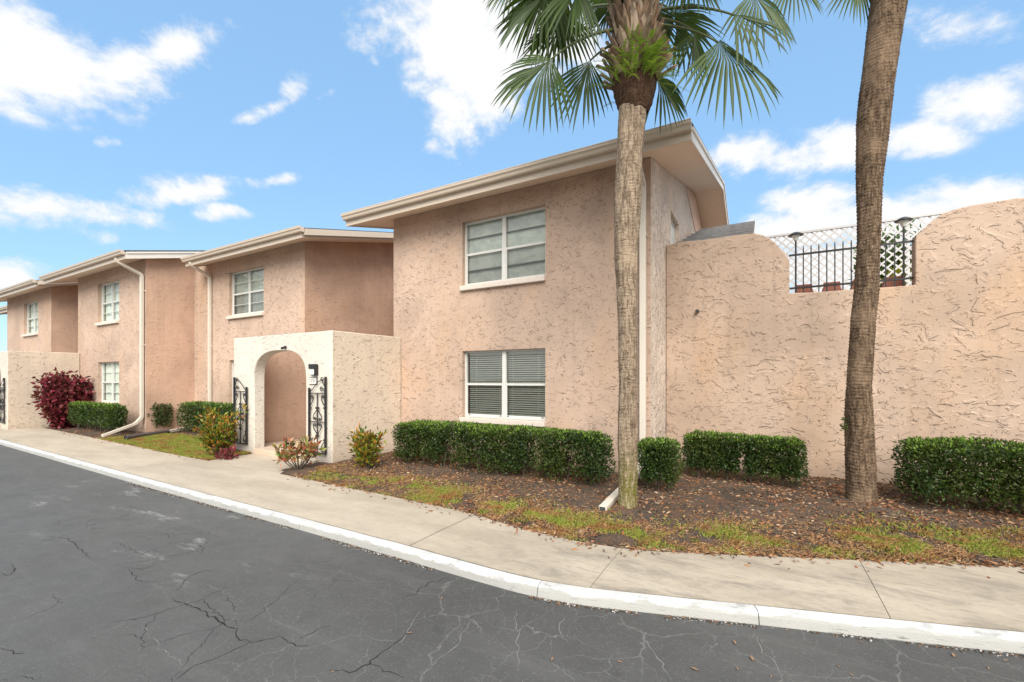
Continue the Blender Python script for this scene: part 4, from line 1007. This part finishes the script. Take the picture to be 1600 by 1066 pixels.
# ------------------------------------------------------------------ palms
def trunk(name, line, mat, parent, ringp=.05, amp=.006, seed=0, z0=0):
    """line: list of (x, y, z, radius)"""
    zs = [p[2] for p in line]; H = zs[-1]-zs[0]; nr = int(H/.012); ns = 56; vs = []
    for i in range(nr+1):
        z = zs[0]+H*i/nr; cx_ = np.interp(z, zs, [p[0] for p in line]); cy_ = np.interp(z, zs, [p[1] for p in line]); r = np.interp(z, zs, [p[3] for p in line])
        for k in range(ns):
            a = 2*PI*k/ns; dx, dy = math.cos(a), math.sin(a)
            w = .014*mn.noise(Vector((dx*1.7, dy*1.7, z*1.6+seed)))
            zz = z+.03*mn.noise(Vector((dx*1.3+seed, dy*1.3, z*2)))
            ph = (zz/ringp) % 1.0; ring = (ph**2-.4)*amp*(.5+.9*abs(mn.noise(Vector((dx*2, dy*2, z*5+seed)))))
            ver = .005*mn.noise(Vector((dx*12, dy*12, z*3)))+.004*mn.noise(Vector((dx*25, dy*25, z*14)))
            q = r+w+ring+ver
            vs.append((cx_+dx*q, cy_+dy*q, z))
    fs = np.array([(i*ns+k, i*ns+(k+1) % ns, (i+1)*ns+(k+1) % ns, (i+1)*ns+k) for i in range(nr) for k in range(ns)])
    return mkobj(name, np.array(vs), fs, mat, parent, True)

def frond(parent, base, hub, tipdir, nrm, Rl, seed, span=2.35, n=38, name='frond'):
    """costapalmate fan: petiole from base to hub, segments radiating round tipdir in the plane normal to nrm"""
    rs = random.Random(seed); base, hub = Vector(base), Vector(hub); tipdir = Vector(tipdir).normalized(); nrm = Vector(nrm)
    nrm = (nrm-tipdir*nrm.dot(tipdir)).normalized(); sd_ = nrm.cross(tipdir)
    mb = MB()
    mid = base.lerp(hub, .55)+Vector((0, 0, (hub-base).length*.16))
    pet = [base.lerp(mid, t).lerp(mid.lerp(hub, t), t) for t in [i/8 for i in range(9)]]
    mb.tube(pet, [.022-.012*i/8 for i in range(9)], 6)
    n = max(12, int(17*span)); gap = rs.uniform(-.8, .8)
    vs, fs = [], []
    costa = Rl*.30; fold = rs.uniform(.25, .65)
    for i in range(n):
        u = (i+.5)/n*2-1; an = u*span; t0 = abs(u)
        if abs(u-gap) < .045 or abs(u+gap*.4) < .02: continue
        o = hub+tipdir*costa*(1-t0)**1.3-Vector((0, 0, .25*(costa*(1-t0))**2))
        d = (tipdir*math.cos(an)+sd_*math.sin(an)-nrm*fold*abs(math.sin(an))).normalized()
        L = Rl*(.98-.30*t0**2)*(1-.34*(1-t0))*rs.uniform(.9, 1.06)+(Rl*.34*(1-t0) if 0 else 0)
        w0 = L*span/n*1.02; s_ = nrm.cross(d).normalized(); nn_ = d.cross(s_)
        k = len(vs); st = (.0, .2, .40, .66, .88, 1.0); ws = (.04, .23, .42, .38, .19, .0); twist = rs.uniform(-.6, .6)
        droopk = rs.uniform(.25, .75)
        for q, wv in zip(st, ws):
            r_ = L*q; g = max(0, q-.42)**2*droopk*Rl*.9
            p = (hub.lerp(o, .35) if q == 0 else o+d*r_)-Vector((0, 0, g))
            hw = w0*wv*1.25*.5/ .5
            sv = s_*math.cos(twist*q)+nn_*math.sin(twist*q)
            vs += [p-sv*hw-nn_*hw*.55*(-1), p, p+sv*hw+nn_*hw*.55]
        for j in range(5):
            b = k+3*j; fs += [(b, b+3, b+4, b+1), (b+1, b+4, b+5, b+2)]
    fr = mb.build(name, M['petiole'], parent, True)
    mkobj('leaflets', np.array(vs), np.array(fs), M['frond'], fr)
    return fr
def at(x, y, dist):   # a point seen on bearing (x, y) at forward distance dist
    return Vector((0, 0, 1.6))+ray(x, y)*dist
def crown_dir(dx, dy, toward=0.0):  # image-plane direction (right, up) plus a component toward the viewer
    return Vector((SA*dx+CA*toward, CA*dx-SA*toward, dy)).normalized()
viewer = Vector((CA, -SA, 0))

p1 = thing('palm_tree', (-1.42, 5.40, 0), 'slender pale cabbage palm in front of the near townhouse, fern under its crown', 'palm tree')
D1 = 5.40; B = Vector((-1.42, 5.40, 0))
rx = lambda px: (px-982)/F*D1
line = []
for (px, py, w) in ((981, 803, 31), (980.5, 790, 30), (980, 700, 28.5), (980, 600, 27), (979, 500, 28.5), (978, 450, 30), (977.5, 405, 36), (980, 330, 40), (983, 250, 40.5), (987, 170, 42), (990, 128, 52)):
    z = 1.6+(HOR-py)/F*D1; o_ = rx(px); line.append((B.x+SA*o_, B.y+CA*o_, z, w/2/F*D1))
trunk('trunk', line[:-1], M['trunk1'], p1, .045, .008, 1)
cz = Vector((B.x+SA*rx(991), B.y+CA*rx(991), 0))
trunk('fibre_collar', [(cz.x, cz.y, 4.86, .155), (cz.x, cz.y, 4.95, .20), (cz.x, cz.y, 5.1, .24), (cz.x, cz.y, 5.25, .26), (cz.x, cz.y, 5.6, .24), (cz.x, cz.y, 6.15, .16)], M['trunk_fibre'], p1, .03, .02, 4)
# old leaf bases crossing over each other
def boots(parent, c, z0, z1, r0, n, seed):
    rs = random.Random(seed); vs, fs = [], []
    for i in range(n):
        t = i/n; z = z0+(z1-z0)*t; a = i*2.39996+rs.uniform(-.25, .25); r = r0*(1-.25*t); out = Vector((math.cos(a), math.sin(a), 0))
        L = rs.uniform(.16, .34)*(1.25 if t > .5 else .9); w = rs.uniform(.035, .06); lean = rs.uniform(.35, 1.3) if t < .4 else rs.uniform(-.05, .4)
        side = Vector((-out.y, out.x, 0)); sk = rs.uniform(-.35, .35)
        d = (out*lean+Vector((0, 0, 1))+side*sk).normalized(); p0 = Vector((c.x, c.y, z))+out*(r-.03); th = .018
        nn_ = side.cross(d).normalized(); k = len(vs)
        for q, ww in ((0, 1.25), (.35, .9), (.75, .7), (1.0, .45 if rs.random() < .6 else .1)):
            p = p0+d*L*q+out*(.03*q*q)
            vs += [p-side*w*ww+nn_*th*.4, p+nn_*th*(-1.0), p+side*w*ww+nn_*th*.4, p+nn_*th*1.2]
        for j in range(3):
            for m_ in range(4): b = k+4*j; fs.append((b+m_, b+(m_+1) % 4, b+4+(m_+1) % 4, b+4+m_))
        fs.append((k+12, k+13, k+14, k+15))
    return mkobj('leaf_bases', np.array(vs), fs, M['boot'], parent, recalc=True)
boots(p1, cz, 5.22, 6.05, .29, 150, 3)
# fronds seen in the photograph
ct = lambda px, py, d=D1: at(px, py, d)
FR = [ # petiole foot, hub, depth offset, direction right/up/toward, fan tilt, length, half spread
 ((962, 45), (862, 92), -.25, (-.72, -.66, .1), (.15, .3), .86, 1.45),
 ((962, 62), (922, 95), .25, (-.28, -.95, .0), (.1, .2), .84, 1.0),
 ((1018, 95), (1026, 120), .45, (.5, -.85, 0), (.0, .2), .70, 1.25),
 ((1030, 40), (1122, 66), -.2, (.72, -.66, .1), (.2, .3), 1.02, 1.75),
 ((1030, 30), (1084, 48), .25, (-.05, -.98, .1), (.1, .1), .66, .95),
 ((1020, 8), (1175, -12), .1, (.45, -.82, .2), (.0, .4), .82, 1.35),
 ((1025, 0), (1232, -32), .35, (.62, -.7, .2), (.0, .4), .66, 1.45),
 ((1025, 20), (1148, 24), -.3, (.85, -.4, .2), (.1, .3), .78, 1.1),
 ((960, 10), (862, -22), .0, (-.55, -.8, .2), (.0, .4), .98, 1.25),
 ((965, 5), (902, -25), -.35, (-.1, -.98, .3), (.2, .3), .78, .95),
 ((1015, 0), (1080, -45), -.3, (.15, -.95, .4), (.0, .5), .66, 1.1),
 ((965, 0), (812, -35), .3, (-.6, -.7, .1), (.1, .4), .62, 1.5),
]
for i, (bp, hp, dd, dr, tl, Rl, sp_) in enumerate(FR):
    bs = ct(*bp); bs = Vector((cz.x, cz.y, bs.z))+(bs-Vector((cz.x, cz.y, bs.z)))*.55
    frond(p1, bs, ct(hp[0], hp[1], D1+dd), crown_dir(*dr), viewer+Vector((0, 0, tl[1]))+Vector((SA, CA, 0))*tl[0], Rl, 100+i, sp_)
def top_fronds(parent, c, z, n, seed, Rl=.85, tilt=(.1, .95), skip=None):
    rs = random.Random(seed)
    for i in range(n):
        a = i*2.39996+rs.uniform(-.2, .2); el = rs.uniform(*tilt); out = Vector((math.cos(a), math.sin(a), 0))
        if skip and skip(out, el): continue
        d = (out*math.cos(el)+Vector((0, 0, math.sin(el)))).normalized(); L = rs.uniform(.9, 1.35)
        hub = Vector((c.x, c.y, z))+d*L; td = (d+Vector((0, 0, -.55))).normalized()
        frond(parent, Vector((c.x, c.y, z))+out*.08, hub, td, Vector((0, 0, 1))-out*.3, Rl*rs.uniform(.85, 1.1), seed*50+i, 2.0, 40)
top_fronds(p1, cz, 6.2, 16, 9, .9, (.35, 1.35))
# straight petioles rising through the top of the frame
mb = MB(); rs = random.Random(4)
for i in range(16):
    a = i*2.39996; o_ = Vector((math.cos(a), math.sin(a), 0)); mb.tube([cz+o_*.12+Vector((0, 0, 5.85)), cz+o_*.17+Vector((0, 0, 6.2)), cz+o_*.34+Vector((0, 0, 6.55))], [.03, .022, .018], 6)
mb.build('young_petioles', M['petiole'], p1)
# fern lodged in the leaf bases
fn = thing('fern', tuple(cz+Vector((.05, -.2, 5.3))), 'bright green fern growing in the leaf bases of the slender palm', 'fern')
vs, fs = [], []
for i in range(120):
    a = rs.gauss(-.9, .9) if i < 100 else rs.uniform(0, 2*PI); o_ = Vector((math.cos(a), math.sin(a), 0)); z = rs.uniform(5.12, 5.48); L = rs.uniform(.22, .38)
    p = cz+o_*.27+Vector((0, 0, z)); el = rs.uniform(-.2, 1.2); side = Vector((-o_.y, o_.x, 0)); N_ = 18; d = (o_*math.cos(el)+Vector((0, 0, math.sin(el)))+side*rs.uniform(-.8, .8)).normalized()
    s2 = d.cross(Vector((rs.uniform(-.4, .4), rs.uniform(-.4, .4), 1))).normalized(); g = rs.uniform(.2, .6)
    for j in range(N_):
        q = (j+1)/N_; c0 = p+d*L*q-Vector((0, 0, g*q*q*L)); w = .030*math.sin(PI*min(1, q*.85+.12))+.004
        for sg in (-1, 1):
            k = len(vs); t_ = c0+s2*sg*w+d*.010; vs += [c0-d*.0035, c0+d*.0055, t_]; fs.append((k, k+1, k+2))
    pv = p
    for j in range(6):
        q = (j+1)/6; c0 = p+d*L*q-Vector((0, 0, g*q*q*L)); k = len(vs); vs += [pv-s2*.0025, pv+s2*.0025, c0+s2*.002, c0-s2*.002]; fs.append((k, k+1, k+2, k+3)); pv = c0
mkobj('frond', np.array(vs), fs, M['fern'], fn)

p2 = thing('palm_tree', (1.087, 7.02, 0), 'thick brown leaning palm trunk in front of the garden wall', 'palm tree')
D2 = -CA*1.087+SA*7.02; B2 = Vector((1.087, 7.02, 0)); line = []
for (px, py, w) in ((1345, 797, 60), (1345, 787, 54), (1344.5, 770, 49), (1343.5, 700, 46), (1342, 640, 44), (1342.5, 600, 41), (1348, 500, 40), (1355, 450, 39), (1356.5, 400, 38), (1358, 340, 38.5), (1359, 280, 41), (1361.5, 230, 49), (1364, 190, 53), (1370, 140, 53), (1378, 80, 54), (1388, 10, 58), (1397, -50, 60), (1405, -120, 62)):
    z = 1.6+(HOR-py)/F*D2; o_ = (px-1345)/F*D2; line.append((B2.x+SA*o_, B2.y+CA*o_, z, w/2/F*D2/1.24))
trunk('trunk', line, M['trunk2'], p2, .042, .015, 8)
c2 = Vector((line[-1][0], line[-1][1], 0)); zt2 = line[-1][2]
trunk('fibre_collar', [(c2.x, c2.y, zt2-.15, .2), (c2.x, c2.y, zt2+.1, .3), (c2.x, c2.y, zt2+.5, .3), (c2.x, c2.y, zt2+.95, .18)], M['trunk_fibre'], p2, .03, .02, 14)
boots(p2, c2, zt2, zt2+.9, .3, 90, 5)
top_fronds(p2, c2, zt2+.9, 22, 17, .95, (.45, 1.35))
frond(p2, (c2.x, c2.y, zt2+.7), at(1342, -42, D2+.2), crown_dir(-.3, -.93, .2), viewer+Vector((0, 0, .4)), .72, 201, 1.2)
# a few sprigs rooted in a scar of the trunk
sg_ = thing('sprig', (B2.x-.19, B2.y-.1, .95), 'tiny green sprig sprouting from the side of the thick palm trunk', 'plant')
Pp = np.array([(B2.x-SA*.2+rs.uniform(-.03, .03), B2.y-CA*.2+rs.uniform(-.03, .03)-.03, rs.uniform(.95, 1.13)) for _ in range(26)]); V, Fc = leaf_quads(Pp, np.tile([-.8, -.5, .2], (26, 1)), .045, .022, .6); mkobj('foliage', V, Fc, M['hedge'], sg_)

# ------------------------------------------------------------------ ground pipe
gp = thing('drain_pipe', (-14.9, 5.7, 0), 'dark corrugated drain pipe lying on the lawn with a white end', 'pipe')
a, b = Vector((-14.45, 5.02, .075)), Vector((-15.0, 6.2, .085)); pts = []; rr = []
for i in range(61): pts.append(a.lerp(b, i/60)+Vector((.01*math.sin(i*.2), 0, 0))); rr.append(.058+(.006 if i % 2 else 0))
MB().tube(pts, rr, 14, False).build('hose', M['corrug'], gp)
MB().tube([a.lerp(b, .02), a.lerp(b, .98)], .05, 14, True).build('hose_lining', M['room'], gp)
MB().tube([b, Vector((-15.35, 6.95, .13)), Vector((-15.45, 7.15, .13))], 1, 4, True, flat=(.036, .045)).build('adapter', M['spout'], gp, bevel=.006)
# dark mouth of the near downspout
MB().add([(-1.695, 5.112, .012), (-1.625, 5.112, .012), (-1.625, 5.114, .075), (-1.695, 5.114, .075)], [(0, 1, 2, 3)]).build('spout_mouth', M['room'], main)

# ------------------------------------------------------------------ grass and litter
def dens(x, y):
    b0 = bkf(x); t = y-b0
    if t < 0.0: return 0
    nz = mn.noise(Vector((x*1.4, y*2.0, 5)))+.5*mn.noise(Vector((x*4.5, y*4.5, 2)))
    if x > -6.6:
        g = math.exp(-((t-.35)/.42)**2)*.95 if x < .6 else math.exp(-((t-.45)/.6)**2)*.8
        if x < -5.6: g *= .5
        return g*max(0, min(1, .55+nz*2.0))
    if -14.9 < x < -9.5: return (1.0 if t < 1.3 else max(0, 1.6-t))*max(0, min(1, .75+nz))
    if -19 < x <= -14.9: return .7*max(0, 1-t/.6)
    return 0
gx = []; N = 0; rs = random.Random(55)
while len(gx) < 70000 and N < 420000:
    N += 1
    if rs.random() < .52: x = rs.uniform(-6.6, 3.4); 
    else: x = rs.uniform(-15.5, -9.45)
    y = bkf(x)+rs.random()*(1.7 if x > -7 else 1.9)
    if rs.random() < dens(x, y)**1.3: gx.append((x, y, yz(x, y)))
G = np.array(gx); n = len(G); hgt = .016+.026*rng.random(n); far = G[:, 0] < -8; hgt[far] *= 1.25
aa = rng.uniform(0, 2*PI, n); w = .003+.002*rng.random(n); w[far] *= 2.0; ln = rng.normal(0, .7, (n, 2))*hgt[:, None]
sx_ = np.stack([np.cos(aa)*w, np.sin(aa)*w, np.zeros(n)], 1)
tip = G+np.concatenate([ln, hgt[:, None]], 1); mid = G+np.concatenate([ln*.35, hgt[:, None]*.6], 1)
V = np.stack([G-sx_, G+sx_, mid+sx_*.8, tip, mid-sx_*.8], 1).reshape(-1, 3); Fc = np.arange(n)[:, None]*5
Ftri = [tuple(r) for r in np.concatenate([Fc+np.array([[0, 1, 2, 3]])], 0)]+[tuple(r) for r in (Fc+np.array([[0, 3, 4]]))]
o = mkobj('grass', V, Ftri, M['grass']); struct(o, 'stuff', 'thin patchy green and straw coloured grass along the sidewalk', 'grass')
# straw: dead orange-brown runners matted between the green
gx = []; rs = random.Random(77)
while len(gx) < 26000:
    x = rs.uniform(-6.9, 3.4); b0 = bkf(x); y = b0+abs(rs.gauss(0, .62))
    if y > b0+2.2: continue
    if rs.random() < .30+1.1*mn.noise(Vector((x*1.9+20, y*2.6, 1)))+.4*mn.noise(Vector((x*6, y*6, 8))): gx.append((x, y, yz(x, y)+rs.uniform(.002, .014)))
G = np.array(gx); n = len(G); aa = rng.uniform(0, 2*PI, n); ll = .02+.035*rng.random(n); w = .0022
d_ = np.stack([np.cos(aa)*ll, np.sin(aa)*ll, rng.uniform(-.1, .45, n)*ll], 1); s_ = np.stack([-np.sin(aa)*w, np.cos(aa)*w, np.zeros(n)], 1)
V = np.stack([G-s_, G+s_, G+d_*.6+s_+np.array([0, 0, .003]), G+d_], 1).reshape(-1, 3); Fc = np.arange(n)[:, None]*4+np.array([[0, 1, 2, 3]])
o = mkobj('dead_grass', V, Fc, M['straw']); struct(o, 'stuff', 'matted orange brown dead grass between the green patches', 'dead grass')
# grit, paint flakes and crumbled leaves lying in the gutter
n = 2600; x = rng.uniform(-9, 1.6, n)**1; Pg = np.array([(q, kin(q)-.135-abs(rng.normal(0, .022))-(.12 if 0 else 0), -.074) for q in x])
for i in range(n):
    q = x[i]; sl = (kin(q+.05)-kin(q-.05))/.1; Pg[i, 1] = kin(q)-(.132+abs(rng.normal(0, .02)))*math.sqrt(1+sl*sl)
kp = noise_arr(Pg, 2.2, 5)+.5*noise_arr(Pg, 8, 3) > -.12; Pg = Pg[kp]
Nn = rng.normal(0, 1, Pg.shape); Nn[:, 2] *= .1; V, Fc = leaf_quads(Pg, Nn, .018, .011, .1, .1)
o = mkobj('gutter_debris', V, Fc, M['debris']); struct(o, 'stuff', 'grit, paint flakes and leaf crumbs along the foot of the kerb', 'debris')
# leaf litter
n = 26000; x = np.where(rng.random(n) < .85, rng.uniform(-6.8, 4.2, n), rng.uniform(-19, -9.6, n)); L_ = []
for i in range(n):
    b0 = bkf(x[i]); t = rng.random(); 
    y = b0+.02+t*(8.45-b0 if x[i] > -1.5 else (2.9 if x[i] > -7 else 1.6))
    if rng.random() < .012:
        L_.append((x[i], b0-abs(rng.normal(0, .12)), .014)); continue
    if rng.random() < .10: y = b0+abs(rng.normal(0, .06))-.02
    nz = mn.noise(Vector((x[i]*1.2, y*1.6, 9)))+.6*mn.noise(Vector((x[i]*4, y*4, 9)))
    if rng.random() < .5+nz*1.0+(.25 if y > 6.3 else 0): L_.append((x[i], y, max(yz(x[i], y), 0.0 if y < b0+.03 else -1)+.008))
P = np.array(L_); nn2 = len(P); Nn = rng.normal(0, 1, (nn2, 3)); Nn[:, 2] *= .18
V, Fc = leaf_quads(P, Nn, .052, .02, .1, .35)
o = mkobj('leaf_litter', V, Fc, M['litter']); struct(o, 'stuff', 'dry brown and orange leaf litter scattered over the planting bed', 'leaf litter')
# single fallen leaves on the asphalt and against the kerb
proto = None
spots = [(863,1031),(968,1035),(1069,966),(1148,1005),(1175,1030),(1152,1046),(1085,1047),(1310,1042),(1397,997),(1490,1025),(1572,1033),(1345,1004),(1500,1010),(1440,1007),(1230,985),(1330,1055),(520,1050),(690,935),(1120,972),(1545,1045),(1205,1058),(640,990)]
def gpt(px, py, z): r = ray(px, py); t = (z-1.6)/r.z; return Vector((r.x*t, r.y*t, z))
for i, (px, py) in enumerate(spots):
    p = gpt(px, py, -.076)
    if proto is None:
        vs = []; m_ = 9
        for j in range(m_+1):
            t = j/m_; w = .011*math.sin(PI*t)**.8; zc = .004+.006*math.sin(t*3+.3); vs += [(-.035+.07*t, -w, zc+.004), (-.035+.07*t, 0, zc), (-.035+.07*t, w, zc+.005)]
        fs = [(3*j+k, 3*j+3+k, 3*j+4+k, 3*j+1+k) for j in range(m_) for k in (0, 1)]
        proto = mkobj('fallen_leaf', np.array(vs), fs, M['fallen'], None, True, org=(0, 0, 0)); o = proto
    else: o = proto.copy(); COL.objects.link(o)
    o.location = p; o.rotation_euler = (0, 0, rs.uniform(0, 6.28)); k = rs.uniform(.35, .75); o.scale = (k, k, k)
    tag(o, 'single dry brown leaf lying on the dark asphalt', 'leaf', 'dry leaves on the asphalt')
